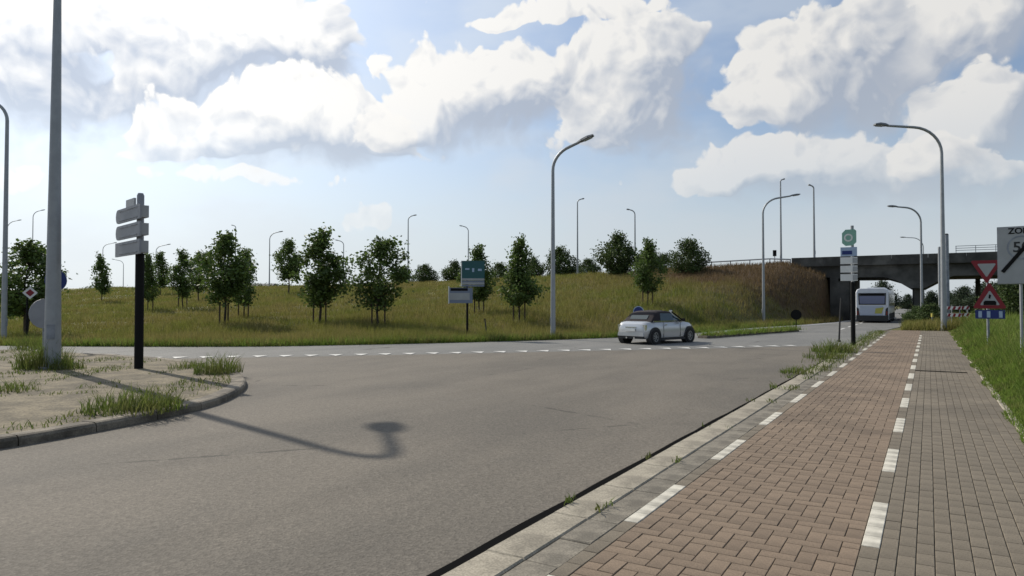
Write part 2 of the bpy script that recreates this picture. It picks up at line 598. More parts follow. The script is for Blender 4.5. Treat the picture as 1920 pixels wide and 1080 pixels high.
gx = seg((-4000, -800, 400), (-800, -200, 30), (-200, -70, 3), (-70, -9.2, 1.0), (-9.2, -8, .12), (-8, 26, 1), (26, 60, 4), (60, 400, 30), (400, 4000, 400))
gy = seg((-1500, -100, 200), (-100, 0, 10), (0, 120, 1.0), (120, 400, 20), (400, 4000, 300))
GX, GY = np.meshgrid(gx, gy)
GZ = terrain(GX, GY)
nx, ny = len(gx), len(gy)
verts = np.stack([GX.ravel(), GY.ravel(), GZ.ravel()], 1)
ii = (np.arange(ny - 1)[:, None] * nx + np.arange(nx - 1)[None, :]).ravel()
tris = np.concatenate([np.stack([ii, ii + 1, ii + nx + 1], 1), np.stack([ii, ii + nx + 1, ii + nx], 1)])
ground = link('ground', soup('ground', verts, tris, 'soil'))
ground.data.polygons.foreach_set('use_smooth', [True] * len(ground.data.polygons))
tag(ground, 'grassy ground rising into a wide embankment beyond the road', 'ground', kind='structure')


def hit(x, y, far=400):
    """where the view ray through a pixel meets the terrain"""
    d = pix_dir(x, y)
    o = Vector((0, 0, CAM_H))
    t = 2.0
    while t < far:
        p = o + d * t
        if p.z <= float(terrain(p.x, p.y)):
            return Vector((p.x, p.y, float(terrain(p.x, p.y))))
        t += .05 if t < 60 else .15
    return None


def flat(x, y, z=0.0):
    d = pix_dir(x, y)
    t = (z - CAM_H) / d.z
    return Vector((d.x * t, d.y * t, z))


def at_depth(x, y, Z):
    d = pix_dir(x, y)
    return Vector((0, 0, CAM_H)) + d * Z


def depth(p):
    fw = pix_dir(960, 540)
    return (Vector(p) - Vector((0, 0, CAM_H))).dot(fw)


def yaw_to_cam(p):
    """rotation about z that turns local -y towards the camera"""
    return math.atan2(-p.x, p.y)


def struct_sheet(name, poly, z, m, label):
    mb = MB().add([(x, y, z) for x, y in poly], [tuple(range(len(poly)))])
    o = obj(name, mb, m)
    if o.data.polygons[0].normal.z < 0:
        o.data.flip_normals()
    return tag(o, label, None, kind='structure')


# ------------------------------------------------------------------ roads
FAR = [(-90, -14), (-60, 0), (-45, 7.2), (-32, 12.8), (-27, 15.2), (-22.7, 17.9), (-19.5, 21.5), (-17, 25), (-15, 28.3), (-12.8, 33), (-11.5, 38.3), (-10.6, 48), (-8.6, 57), (-7.2, 66), (-6.95, 75), (-6.95, 600)]
NEAR = [(-90, -26), (-60, -9.5), (-40, 1.6), (-27, 8.0), (-20.6, 12.2), (-17.0, 15.6), (-13.5, 19.2), (-10.5, 22.5), (-7.2, 26.0), (-4.3, 29.4), (-2.66, 31.6)]
struct_sheet('ring_road', FAR + [(-1.6, 600), (-1.6, 58), (-2.2, 51), (-2.66, 46)] + NEAR[::-1], -.004, 'ring', 'pale grey asphalt of the roundabout and the road under the bridge')
struct_sheet('road', NEAR + [(-2.66, -20), (-60, -28)], 0.0, 'asphalt', 'brownish worn asphalt of the approach road in the foreground')
road = bpy.data.objects['road']
ring = bpy.data.objects['ring_road']

# yield triangles: each one a painted piece of the ring road, points towards the approach road
tri_me = mesh_of(MB().prism([(-.25, .62), (0, 0), (.25, .62)], .008, .011, 'xy'), 'yield_triangle', 'paint')
line = [Vector((*p, 0)) for p in NEAR[3:-1]]
acc_len, nxt = 0.0, .3
for a, b in zip(line[:-1], line[1:]):
    L = (b - a).length
    while nxt < acc_len + L:
        p = a + (b - a) * ((nxt - acc_len) / L)
        t = (b - a).normalized()
        link('yield_triangle', tri_me, ring, (p.x - t.y * .02, p.y + t.x * .02, 0), math.atan2(t.y, t.x))
        nxt += .81
    acc_len += L
# lane lines on the road towards the bridge
for k, y in enumerate(np.arange(50, 140, 5.0)):
    obj('lane_dash', MB().box((0, 0, 0), (.14, 2.5, .004)), 'paint', ring, (-4.9, y, .003))
ed = MB()
ep = [(-11.05, 39), (-10.2, 48), (-8.2, 57), (-6.85, 66), (-6.6, 75), (-6.6, 140)]
for (x0, y0_), (x1, y1_) in zip(ep[:-1], ep[1:]):
    ed.add([(x0, y0_, .004), (x0 + .5, y0_, .004), (x1 + .5, y1_, .004), (x1, y1_, .004)], [(0, 1, 2, 3)])
obj('edge_gutter', ed, 'signgrey', ring)

# ------------------------------------------------------------------ foot and cycle path
PATH_Y0, PATH_Y1, Y_END = 1.6, 26.0, 48.6
TOP = .025
XK0, XK1, XL0, XL1, XR0, XR1, XE = -2.66, -2.34, -2.08, -1.96, -.43, -.31, 1.10
tag(obj('path_bed', MB().box(((XK0 + XE) / 2, (-20 + Y_END) / 2, -.02), (XE - XK0 - .02, Y_END + 20, .062)), 'sand'), 'sandy bed of the cycle path and footpath', None, kind='structure')
cyc = tag(link('cycle_path', None), 'red brick cycle path between two dashed white lines', None, kind='structure')
foot = tag(link('footpath', None), 'grey brick footpath beside the cycle path', None, kind='structure')
kerbs = tag(link('kerb_strip', None), 'pale concrete kerb strip between road and cycle path', None, kind='structure')

J = .0045


def brick_geo(mb, x0, x1, y0, y1, z=TOP, ch=.0035):
    x0 += J / 2; x1 -= J / 2; y0 += J / 2; y1 -= J / 2
    b = z - .04
    mb.add([(x0, y0, b), (x1, y0, b), (x1, y1, b), (x0, y1, b),
            (x0, y0, z - ch), (x1, y0, z - ch), (x1, y1, z - ch), (x0, y1, z - ch),
            (x0 + ch, y0 + ch, z), (x1 - ch, y0 + ch, z), (x1 - ch, y1 - ch, z), (x0 + ch, y1 - ch, z)],
           [(0, 1, 5, 4), (1, 2, 6, 5), (2, 3, 7, 6), (3, 0, 4, 7), (4, 5, 9, 8), (5, 6, 10, 9), (6, 7, 11, 10), (7, 4, 8, 11), (8, 9, 10, 11)])


def visible(x, y):
    p = Vector((x, y, 0)) - Vector((0, 0, CAM_H))
    fw, rt = pix_dir(960, 540), Vector((math.cos(YAW), math.sin(YAW), 0))
    Z = p.dot(fw)
    if Z < 1:
        return False
    u = p.dot(rt) / Z * F_PX
    up = rt.cross(fw)
    v_ = 540 - p.dot(up) / Z * F_PX
    return -990 < u < 990 and v_ < 1100


def lay(bricks, parent, m, name):
    """bricks: (x0,x1,y0,y1); nearest 300 in view as pieces, the others as one mesh"""
    bricks.sort(key=lambda b: (not visible((b[0] + b[1]) / 2, (b[2] + b[3]) / 2), (b[2] + b[3]) / 2))
    cache = {}
    rest = MB()
    for k, (x0, x1, y0, y1) in enumerate(bricks):
        if k < 300:
            key = (round(x1 - x0, 3), round(y1 - y0, 3))
            if key not in cache:
                mb = MB()
                brick_geo(mb, -key[0] / 2, key[0] / 2, -key[1] / 2, key[1] / 2)
                cache[key] = mesh_of(mb, name, m)
            o = link(name, cache[key], parent, ((x0 + x1) / 2, (y0 + y1) / 2, random.uniform(-.0025, .0015)))
            o.rotation_euler = (random.uniform(-.006, .006), random.uniform(-.008, .008), random.uniform(-.008, .008))
        else:
            brick_geo(rest, x0, x1, y0, y1, TOP + random.uniform(-.0025, .0015))
    me = mesh_of(rest, name + '_field', m)
    tag(link(name + '_field', me, parent), kind='stuff')


# herringbone reds
wc = (XR0 - XL1) / 13
ncol, nrow = 13, int((Y_END - PATH_Y0) / wc)
reds = []
for i in range(-1, ncol + 1):
    for j in range(-1, nrow + 1):
        k = (i + j) % 4
        if k == 0:
            c = (i, i + 2, j, j + 1)
        elif k == 2:
            c = (i, i + 1, j, j + 2)
        else:
            continue
        c = (max(c[0], 0), min(c[1], ncol), c[2], c[3])
        if c[1] <= c[0]:
            continue
        reds.append((XL1 + c[0] * wc, XL1 + c[1] * wc, PATH_Y0 + c[2] * wc, PATH_Y0 + c[3] * wc))
lay(reds, cyc, 'redpaver', 'brick')
# grey running bond
greys, whites = [], []
gw = (XE - .1 - XR1) / 12
for i in range(12):
    y = PATH_Y0 - (.115 if i % 2 else 0)
    while y < Y_END:
        greys.append((XR1 + i * gw, XR1 + (i + 1) * gw, y, y + .23))
        y += .23
# the two dashed lines: five white pavers, five grey pavers
for (x0, x1, off, par) in ((XL0, XL1, flat(1190, 980, TOP).y, cyc), (XR0, XR1, flat(1630, 1025, TOP).y, foot)):
    y = off - 5.0
    n = 0
    wb = []
    while y < Y_END:
        white = (n // 5) % 2 == 0
        if y > PATH_Y0 - .3:
            if white and (y < 42):
                whites.append((x0, x1, y, y + .25, par))
            else:
                greys.append((x0, x1, y, y + .25))
        y += .25
        n += 1
lay(greys, foot, 'greypaver', 'paver')
wme = {}
for (x0, x1, y0_, y1_, par) in whites:
    key = round(x1 - x0, 3)
    if key not in wme:
        mb = MB()
        brick_geo(mb, -key / 2, key / 2, -.125, .125, TOP + .003, .004)
        wme[key] = mesh_of(mb, 'white_paver', 'whitepaver')
    link('white_paver', wme[key], par, ((x0 + x1) / 2, (y0_ + y1_) / 2, random.uniform(-.001, .001)))
# row of near-black pavers across the footpath
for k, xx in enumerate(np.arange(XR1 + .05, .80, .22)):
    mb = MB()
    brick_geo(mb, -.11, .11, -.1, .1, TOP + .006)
    obj('dark_paver', mb, 'galvdark' if False else 'bitumen', foot, (xx + .06, 20.1 + .004 * k, 0))
# kerb slabs, strip stones, edging
kb = MB()
brick_geo(kb, -.16, .16, -.5, .5, TOP + .004, .012)
kme = mesh_of(kb, 'kerb_stone', 'kerb')
sb = MB()
brick_geo(sb, -.13, .13, -.25, .25, TOP - .002, .008)
sme = mesh_of(sb, 'strip_stone', 'strip')
y = 1.0
while y < 46:
    o = link('kerb_stone', kme, kerbs, ((XK0 + XK1) / 2, y + .5, random.uniform(-.006, .002)))
    o.rotation_euler = (random.uniform(-.004, .004), random.uniform(-.02, .02), random.uniform(-.004, .004))
    for q in (.25, .75):
        o = link('strip_stone', sme, kerbs, ((XK1 + XL0) / 2, y + q, random.uniform(-.008, .0)))
        o.rotation_euler = (0, random.uniform(-.02, .02), 0)
    y += 1.0
eb = MB()
brick_geo(eb, -.05, .05, -.5, .5, TOP + .015, .01)
eme = mesh_of(eb, 'edging_stone', 'kerb')
y = 5.0
while y < Y_END:
    o = link('edging_stone', eme, foot, (XE - .05, y + .5, random.uniform(-.012, .004)), random.uniform(-.012, .012))
    y += 1.0
bj = MB()
yy = np.arange(1.0, 46.2, .25)
wj = np.interp(yy, [1, 7, 14, 20], [.085, .075, .05, .04]) + .02 * np.abs(np.sin(yy * 1.7) * np.cos(yy * .63))
bj.add([(XK0 - .012 - w_, y_, .006) for y_, w_ in zip(yy, wj)] + [(XK0 + .01, y_, .006) for y_ in yy],
       [(i, i + 1, len(yy) + i + 1, len(yy) + i) for i in range(len(yy) - 1)])
obj('bitumen_joint', bj, 'bitumen', kerbs)

# ------------------------------------------------------------------ traffic island on the left
isl = [(-9.5, -6), (-9.5, 1.0)] + [tuple(flat(*q).xy) for q in ((0, 842), (100, 825), (200, 806), (320, 782), (405, 760), (446, 741), (461, 727), (457, 713), (440, 702), (405, 692), (345, 682), (250, 674), (100, 666), (0, 662))] + [(-32, 4.6), (-40, 0)]


def smooth_poly(pts, n=6):
    out = []
    P_ = [Vector((*p, 0)) for p in pts]
    for i in range(len(P_) - 1):
        a, b, c, d = P_[max(i - 1, 0)], P_[i], P_[i + 1], P_[min(i + 2, len(P_) - 1)]
        for k in range(n):
            t = k / n
            out.append(.5 * ((2 * b) + (c - a) * t + (2 * a - 5 * b + 4 * c - d) * t * t + (3 * b - a - 3 * c + d) * t ** 3))
    out.append(P_[-1])
    return out


isp = smooth_poly(isl)
KH = .13
inner = []
for i, p in enumerate(isp):
    t = (isp[min(i + 1, len(isp) - 1)] - isp[max(i - 1, 0)]).normalized()
    inner.append(p + Vector((-t.y, t.x, 0)) * .3)
island = tag(link('traffic_island', None), 'raised traffic island with weedy sandy paving', None, kind='structure')
poly = [(p.x, p.y) for p in inner] + [(-40, -6)]
io = obj('island_paving', MB().add([(x, y, KH - .012) for x, y in poly], [tuple(range(len(poly)))]), 'islandtop', island)
if io.data.polygons[0].normal.z < 0:
    io.data.flip_normals()
# kerb stones follow the outline
cum = [0]
for a, b in zip(isp[:-1], isp[1:]):
    cum.append(cum[-1] + (b - a).length)


def along(pts, s):
    i = max(0, min(len(pts) - 2, int(np.searchsorted(cum, s)) - 1))
    f = (s - cum[i]) / (cum[i + 1] - cum[i])
    return pts[i].lerp(pts[i + 1], f)


s = 0.0
while s < cum[-1] - 1:
    mb = MB()
    a0, a1 = s + .006, s + .99
    am = (a0 + a1) / 2
    ring_pts = []
    for q in (a0, am, a1):
        o_, i_ = along(isp, q), along(inner, q)
        dr = (i_ - o_)
        for f, z in ((0, 0), (0.0, KH - .05), (.08, KH - .015), (.2, KH), (.97, KH - .006), (.97, 0)):
            pp = o_ + dr * f
            ring_pts.append((pp.x, pp.y, z))
    fs = []
    for r in range(2):
        for k in range(5):
            fs.append((r * 6 + k, r * 6 + k + 1, (r + 1) * 6 + k + 1, (r + 1) * 6 + k))
    fs += [(0, 1, 2, 3, 4, 5), (17, 16, 15, 14, 13, 12)]
    mb.add(ring_pts, fs)
    o = obj('kerb_stone', mb, 'islandkerb', island)
    o.location.z = random.uniform(-.008, .004)
    s += 1.0

# narrow splitter island on the far side
fi = [(-9.7, 33.4), (-9.2, 33.2), (-8.6, 36), (-7.6, 41), (-6.7, 44.2), (-7.0, 44.6), (-7.9, 42.5), (-9.0, 38)]
fo = obj('splitter_island', MB().prism(fi, -.02, .12, 'xy'), 'islandkerb')
tag(fo, 'narrow weedy splitter island behind the silver car', None, kind='structure')
#__PART2__
# ------------------------------------------------------------------ bridge
def face_cam(p):
    return math.atan2(-p.x, p.y)


def crest_pt(x, Y=75.0):
    d = pix_dir(x, 540)
    t = Y / d.y
    return Vector((d.x * t, Y, float(terrain(d.x * t, Y))))


def px_scale(p):
    return depth(p) / F_PX                      # metres per pixel at p


RT = Vector((math.cos(YAW), math.sin(YAW), 0))
RT_A = YAW

br = thing('road_bridge', 'dark concrete motorway bridge crossing over the road', 'bridge')
BY0, BY1 = 75.0, 88.0
prof = [(-11.8, 4.3), (-3.7, 4.22), (-2.6, 3.85), (-1.5, 3.1), (-.3, 3.1), (.8, 3.75), (2.0, 4.22), (13, 4.22), (14, 3.7), (15, 3.1), (16.2, 3.1), (17.2, 3.7), (18.4, 4.22), (26, 4.3), (26, 5.5), (-11.8, 5.5)]
obj('girder', MB().prism(prof, BY0 + .35, BY1 - .35, 'xz'), 'concrete', br)
obj('deck_slab', MB().box((7, (BY0 + BY1) / 2, 5.75), (38, BY1 - BY0, .46)), 'concrete', br)
x = -12.0
while x < 25:
    for yy_ in (BY0 - .06, BY1 + .06):
        obj('fascia_panel', MB().box((x + 1.49, yy_, 5.86 + random.uniform(-.01, .01)), (2.99, .14, .92)), 'concrete', br)
    x += 3.0
for px_ in (-.9, 15.6):
    for yy_ in (77.2, 81.5, 85.8):
        obj('pier', MB().prism([(-.45, 0), (-.32, .5), (.32, .5), (.45, 0), (.32, -.5), (-.32, -.5)], -.1, 3.12, 'xy'), 'concrete', br, (px_, yy_, 0))
for px_ in (4.4, 6.8):
    obj('pier', MB().tube([(0, 0, -.1), (0, 0, 4.3)], .22, 14), 'concrete', br, (px_, 86.3, 0), smooth=True)
obj('abutment', MB().box((-7.6, (BY0 + BY1) / 2, 2.1), (1.75, BY1 - BY0 - .6, 4.36)), 'concrete', br)
obj('abutment', MB().box((25.4, (BY0 + BY1) / 2, 2.1), (1.75, BY1 - BY0 - .6, 4.36)), 'concrete', br)
obj('bearing_shelf', MB().box((-7.1, BY0 + .55, 4.0), (1.2, .5, .3)), 'concrete', br)
# motorway on top
mx_ = np.concatenate([np.arange(-300, -10, 5.0), [-11.8]])
mm = MB()
mm.add([(x_, y_, float(terrain(x_ - .6, 80)) + .03) for y_ in (77.5, 88) for x_ in mx_], [(i, i + 1, len(mx_) + i + 1, len(mx_) + i) for i in range(len(mx_) - 1)])
mo = obj('motorway', mm, 'ring')
tag(mo, 'motorway surface on top of the embankment', None, kind='structure')
# railing over the right half of the bridge
rl = thing('bridge_railing', 'thin pale metal railing on top of the bridge deck', 'railing', (2.2, 75.05, 6.32))
for k in range(12):
    obj('post', MB().box((k * 1.5, 0, .3), (.05, .05, .6)), 'galv', rl)
for z in (.22, .42, .62):
    obj('rail', MB().box((8.25, 0, z), (16.6, .04, .05)), 'galv', rl)
# guard rail on the embankment
gr = thing('guard_rail', 'steel guard rail where the embankment top meets the bridge', 'guard rail', (0, 0, 0))
pts = [Vector((x_, 74.2, float(terrain(x_, 74.2)))) for x_ in np.arange(-26, -11.9, 2.0)]
for p in pts:
    obj('post', MB().box((p.x, p.y, p.z + .36), (.08, .1, .76)), 'galvdark', gr)
bm_ = MB()
bm_.tube([p + Vector((0, -.09, .68)) for p in pts], .075, 6)
obj('beam', bm_, 'galv', gr)

# ------------------------------------------------------------------ lamps
def lamp(x, yb, yt, dx, label, base=None, rise=None, group=None, thick=1.0, head_px=None, bend=.42, tilt=.12, toward=0.0, H=None, arm=None):
    """x,yb foot pixel; yt top pixel; dx signed reach in pixels"""
    p = base if base is not None else hit(x, yb)
    k = px_scale(p)
    H = H or (yb - yt) * k
    reach = abs(arm if arm else dx * k)
    ang = RT_A + (0 if dx > 0 else PI) + toward
    t = thing('street_lamp', label, 'street lamp', p - Vector((0, 0, .05)), ang, group)
    hl = min(.75 if thick < 1.9 else 0.85, reach * .42)
    R = min(reach * .62, H * .14)
    r0, r1 = .095 * thick, .055 * min(thick, 1.5)
    rise_arm = (reach - R) * math.tan(tilt)
    zs = H - R * .86 - rise_arm
    path = [(0, 0, 0), (0, 0, .6), (0, 0, zs * .5), (0, 0, zs)]
    rad = [r0, r0 * .98, (r0 + r1) / 2, r1 * 1.05]
    n = 8
    a_end = PI / 2 - tilt
    for q in range(1, n + 1):
        a = a_end * q / n
        path.append((R * (1 - math.cos(a)), 0, zs + R * math.sin(a) * .9))
        rad.append(r1)
    ex, ez = path[-1][0], path[-1][2]
    path.append((reach - hl, 0, ez + (reach - hl - ex) * math.tan(tilt)))
    rad.append(r1 * .85)
    obj('pole', MB().tube(path, rad, 12), 'galv', t, smooth=True)
    hx, hz_ = path[-1][0], path[-1][2]
    hd = MB()
    w, th = .15 * max(1, thick * (.9 if thick < 1.9 else .9)), .085 * max(1, thick * .9)
    rot = Matrix.Rotation(-tilt, 3, 'Y')
    secs = [(-.08, .4, .5), (.12, .75, .9), (.45 * hl / .75, 1, 1), (hl, .8, .55)]
    pv = []
    for (sx_, sw, sh) in secs:
        for (yy_, zz) in ((-w * sw, 0), (-w * sw * .7, th * sh), (w * sw * .7, th * sh), (w * sw, 0), (w * sw * .8, -.035 * sh), (-w * sw * .8, -.035 * sh)):
            q = rot @ Vector((sx_, yy_, zz))
            pv.append((q.x + hx, q.y, q.z + hz_))
    fs = []
    for i in range(3):
        for j in range(6):
            fs.append((i * 6 + j, i * 6 + (j + 1) % 6, (i + 1) * 6 + (j + 1) % 6, (i + 1) * 6 + j))
    fs += [(5, 4, 3, 2, 1, 0), (18, 19, 20, 21, 22, 23)]
    hd.add(pv, fs)
    h = obj('lamp_head', hd, 'lamphead', t)
    gl = MB()
    q = rot @ Vector((hl * .6, 0, -.045))
    gl.box((q.x + hx, 0, q.z + hz_), (hl * .55, w * 1.2, .03), rot)
    obj('lamp_lens', gl, 'lampglass', h)
    obj('inspection_door', MB().box((-r0 * .96, 0, .95), (.02, r0 * .9, .35)), 'galvdark', t)
    obj('base_plate', MB().tube([(0, 0, 0), (0, 0, .09)], r0 * 1.7, 12), 'galvdark', t)
    return t


# near-left lamp on the island: its shadow falls across the road
pA = flat(98, 690, KH)
armA = math.atan2(2.1, -2.69)
tA = lamp(98, 690, 0, 60, 'thick grey street lamp rising from weeds on the traffic island', base=pA, H=11.0, arm=3.55, thick=2.0, toward=armA - RT_A, tilt=.15)
lamp(7, 642, 182, -70, 'slim grey street lamp beyond the island on the far side of the ring road', thick=1.25)
lamp(1037, 637, 262, 74, 'tall street lamp at the foot of the grassy slope near the silver car', thick=1.35, tilt=.36, toward=-.35, arm=2.05)
lamp(1770, 622, 233, -126, 'tallest street lamp standing in the footpath before the bridge', thick=1.75, tilt=.06)
lamp(1729, 607, 386, -62, 'street lamp standing beside the bridge pier', thick=1.25, base=flat(1729, 607), tilt=.08)
lamp(1727, 583, 452, -42, 'faint street lamp farther along the road beyond the bridge', base=Vector((-.6, 118, 0)), H=11.4, arm=3.4, tilt=.05)
lamp(1432, 605, 365, 70, 'street lamp at the foot of the brown embankment beside the bridge', thick=1.3, tilt=.16)
CL = 'street lamps along the motorway'


def clamp_lamp(x, yt, dx, label, Y=75.6, tk=1.15):
    p = crest_pt(x, Y)
    k = px_scale(p)
    d = pix_dir(x, yt)
    t = Y / d.y
    lamp(x, 0, 0, dx, label, base=p, H=max(6.5, CAM_H + d.z * t - p.z), arm=abs(dx) * k, group=CL, thick=tk, tilt=.2)


clamp_lamp(1465, 335, 8, 'motorway lamp with short arm on the embankment beside the guard rail')
clamp_lamp(1083, 372, 13, 'motorway lamp between the round dark bush and the big bushes')
clamp_lamp(1191, 392, -16, 'motorway lamp rising out of the large bushes on the crest', 77)
clamp_lamp(765, 403, 16, 'motorway lamp on the crest between low dark bushes')
clamp_lamp(878, 423, -17, 'motorway lamp rising behind the teal signboard', 88)
clamp_lamp(505, 434, 25, 'motorway lamp standing beside the grey barn roof')
clamp_lamp(644, 450, -16, 'motorway lamp on the bare crest between two young trees', 84)
clamp_lamp(441, 422, -8, 'motorway lamp showing above the paired young trees', 78)
clamp_lamp(231, 486, -22, 'low motorway lamp on the far crest beside the lone far tree', 100)
clamp_lamp(192, 455, 26, 'motorway lamp behind the lone far young tree', 84)
clamp_lamp(292, 458, 27, 'motorway lamp on the crest behind the signpost', 80)
clamp_lamp(60, 394, 22, 'motorway lamp on the far crest behind the island lamp', 64)
clamp_lamp(12, 413, 26, 'motorway lamp on the far crest behind the slim lamp', 66)
pI = Vector((pix_dir(1527, 500).x * 76 / pix_dir(1527, 500).y, 76.0, 5.98))
lamp(1527, 0, 0, -8, 'motorway lamp standing on the end of the bridge deck beside the guard rail', base=pI, H=7.9, arm=.55, group=CL, thick=1.25, tilt=.3)

# ------------------------------------------------------------------ signs (front towards local -y)
def post(t, h, r=.035, m='galvdark', z0=-.1, name='post'):
    return obj(name, MB().tube([(0, .03, z0), (0, .03, h)], r, 10), m, t, smooth=True)


def arrow_panel(L, h, tip, tail):
    n = 6
    pts_ = [(tail, -h / 2), (tail, h / 2)]
    if tip == 'round':
        for k in range(n + 1):
            a = PI / 2 + PI * k / n
            pts_.append((-L + h * .45 + h * .45 * math.cos(a), h / 2 * math.sin(a)))
    else:
        pts_ += [(-L, h / 2), (-L, -h / 2)]
    return pts_[::-1]


# finger post on the island
p = flat(260, 690, KH)
fp = thing('finger_post', 'black and grey signpost with four grey panels on the traffic island', 'signpost', p, math.atan2(.233, -.962) - PI)
obj('lower_post', MB().tube([(0, 0, -.05), (0, 0, 2.83)], .105, 12), 'black', fp, smooth=True)
obj('upper_post', MB().tube([(0, 0, 2.83), (0, 0, 4.27), (0, 0, 4.33)], [.085, .085, .06], 12), 'signback', fp, smooth=True)
for (z, L, tl, tip) in ((3.84, 1.5, .46, 'round'), (3.41, 1.5, .46, 'round'), (2.98, 1.52, .46, 'flat')):
    pn = obj('sign_panel', MB().prism([(a, b + z) for a, b in arrow_panel(L, .36, tip, tl)], -.15, -.11, 'xz'), 'signback', fp)
    for q in (-.12, .12):
        obj('panel_rib', MB().box((-.45, -.157, z + q), (1.45, .012, .02)), 'galvdark', pn)
    obj('panel_clamp', MB().box((.28, -.02, z), (.30, .17, .29)), 'signgrey', fp)
sp2 = obj('sign_panel', MB().box((-.66, -.03, 4.13), (.66, .05, .24)), 'signgrey', fp)

# signpost on the kerb before the bridge
p = flat(1600, 648, .02)
sp = thing('direction_post', 'black post with green sign above stacked white panels beside cycle path', 'signpost', p, face_cam(p) + .0)
obj('lower_post', MB().tube([(0, .06, -.05), (0, .06, 2.55)], .085, 12), 'black', sp, smooth=True)
obj('upper_post', MB().tube([(0, .06, 2.55), (0, .06, 4.82)], .06, 12), 'signback', sp, smooth=True)
oct_ = [(-.27 + .0, 4.0 + .12), (-.27, 4.52), (-.14, 4.66), (.19, 4.66), (.25, 4.6), (.25, 4.14), (.12, 4.02), (-.14, 4.0)]
g_ = obj('green_sign', MB().prism([(a - .1, b) for a, b in oct_], -.05, -.02, 'xz'), 'green', sp)
obj('sign_emblem', MB().ring((-.14, 4.33), .16, .10, -.058, -.051), 'signwhite', g_)
b_ = obj('blue_sign', MB().box((-.13, -.035, 3.77), (.60, .03, .36)), 'ltblue', sp)
obj('blue_band', MB().box((-.19, -.053, 3.73), (.36, .006, .15)), 'blue', b_)
for z in (3.41, 3.07, 2.73):
    w_ = obj('white_panel', MB().box((-.13, -.035, z), (.62, .03, .27)), 'signwhite', sp)
    obj('panel_tail', MB().box((.09, -.054, z), (.17, .006, .21)), 'signgrey', w_)

# give-way sign stack in the right-hand verge
Zs = 23.5
p = at_depth(1852, 567, Zs)
p.z = float(terrain(p.x, p.y))
ss = thing('traffic_sign', 'red and white triangle signs tip to tip on a post in the verge', 'traffic sign', p, face_cam(p))
kx = Zs / F_PX
post(ss, 3.15 - p.z, .04)


def tri(cx_, zt, zb, half, grow=0.0, down=True):
    h = zt - zb
    if down:
        c_ = [(cx_ - half, zt), (cx_, zb), (cx_ + half, zt)]
    else:
        c_ = [(cx_ - half, zb), (cx_ + half, zb), (cx_, zt)]
    gx_ = sum(q[0] for q in c_) / 3
    gz_ = sum(q[1] for q in c_) / 3
    f = 1 + grow
    out = []
    for q in c_:
        v = Vector((q[0] - gx_, q[1] - gz_)) * f
        # rounded corners: two points per corner
        out.append((gx_ + v.x, gz_ + v.y))
    res = []
    for i in range(3):
        a, b, c2 = Vector(out[i - 1]), Vector(out[i]), Vector(out[(i + 1) % 3])
        res.append(tuple(b.lerp(a, .06)))
        res.append(tuple(b.lerp(c2, .06)))
    return res


z0 = -p.z
a_ = obj('give_way_sign', MB().prism(tri(-.02, z0 + 3.20, z0 + 2.38, .47), -.03, 0, 'xz'), 'red', ss)
obj('white_field', MB().prism(tri(-.02, z0 + 3.20, z0 + 2.38, .47, -.42), -.036, -.031, 'xz'), 'signgrey', a_)
a_ = obj('warning_sign', MB().prism(tri(.05, z0 + 2.47, z0 + 1.54, .49, 0, False), -.03, 0, 'xz'), 'red', ss)
obj('white_field', MB().prism(tri(.06, z0 + 2.40, z0 + 1.54, .48, -.40, False), -.036, -.031, 'xz'), 'signgrey', a_)
obj('symbol', MB().prism([(-.12, z0 + 1.66), (.24, z0 + 1.66), (.24, z0 + 1.76), (.20, z0 + 1.81), (-.08, z0 + 1.81), (-.12, z0 + 1.76)], -.042, -.037, 'xz'), 'black', a_)
obj('symbol', MB().prism([(.02, z0 + 1.9), (.07, z0 + 1.87), (.10, z0 + 2.0), (.04, z0 + 2.03)], -.042, -.037, 'xz'), 'black', a_)
a_ = obj('blue_plate', MB().box((.06, -.015, z0 + 1.34), (.84, .03, .30)), 'blue', ss)
for q in (-.22, .02, .36):
    obj('white_mark', MB().box((q, -.033, z0 + 1.34), (.10, .006, .22)), 'ltblue', a_)


def text(s, size, m, parent, loc, ext=.003):
    cu = bpy.data.curves.new('lettering', 'FONT')
    cu.body = s
    cu.size = size
    cu.extrude = ext
    cu.align_x = 'CENTER'
    cu.align_y = 'CENTER'
    cu.offset = .006
    to = bpy.data.objects.new('tmp', cu)
    COL.objects.link(to)
    dg = bpy.context.evaluated_depsgraph_get()
    me = bpy.data.meshes.new_from_object(to.evaluated_get(dg))
    bpy.data.objects.remove(to)
    me.materials.clear()
    me.materials.append(M[m])
    o = link('lettering', me, parent, loc)
    o.rotation_euler = (PI / 2, 0, 0)
    return o


# end-of-zone board
Zz = 17.0
p = at_depth(1915, 567, Zz)
p.z = float(terrain(p.x, p.y))
zs_ = thing('zone_sign', 'large pale end of zone board with black diagonal bar in the verge', 'traffic sign', p, face_cam(p))
post(zs_, 3.5, .035, 'galv')
z0 = -p.z
a_ = obj('board', MB().box((0, -.02, z0 + 2.93), (.92, .03, 1.42)), 'signgrey', zs_)
obj('board_rim', MB().box((0, .0, z0 + 2.93), (.95, .008, 1.45)), 'galvdark', a_)
text('ZONE', .20, 'black', a_, (0.03, -.037, z0 + 3.53))
text('50', .36, 'plastic', a_, (0.02, -.037, z0 + 3.12))
obj('circle', MB().ring((.02, z0 + 3.12), .30, .26, -.040, -.036), 'galvdark', a_)
bar = MB().box((0, 0, 0), (1.34, .008, .085), Matrix.Rotation(-.93, 3, 'Y'))
obj('diagonal_bar', bar, 'black', a_, (.03, -.045, z0 + 3.05))

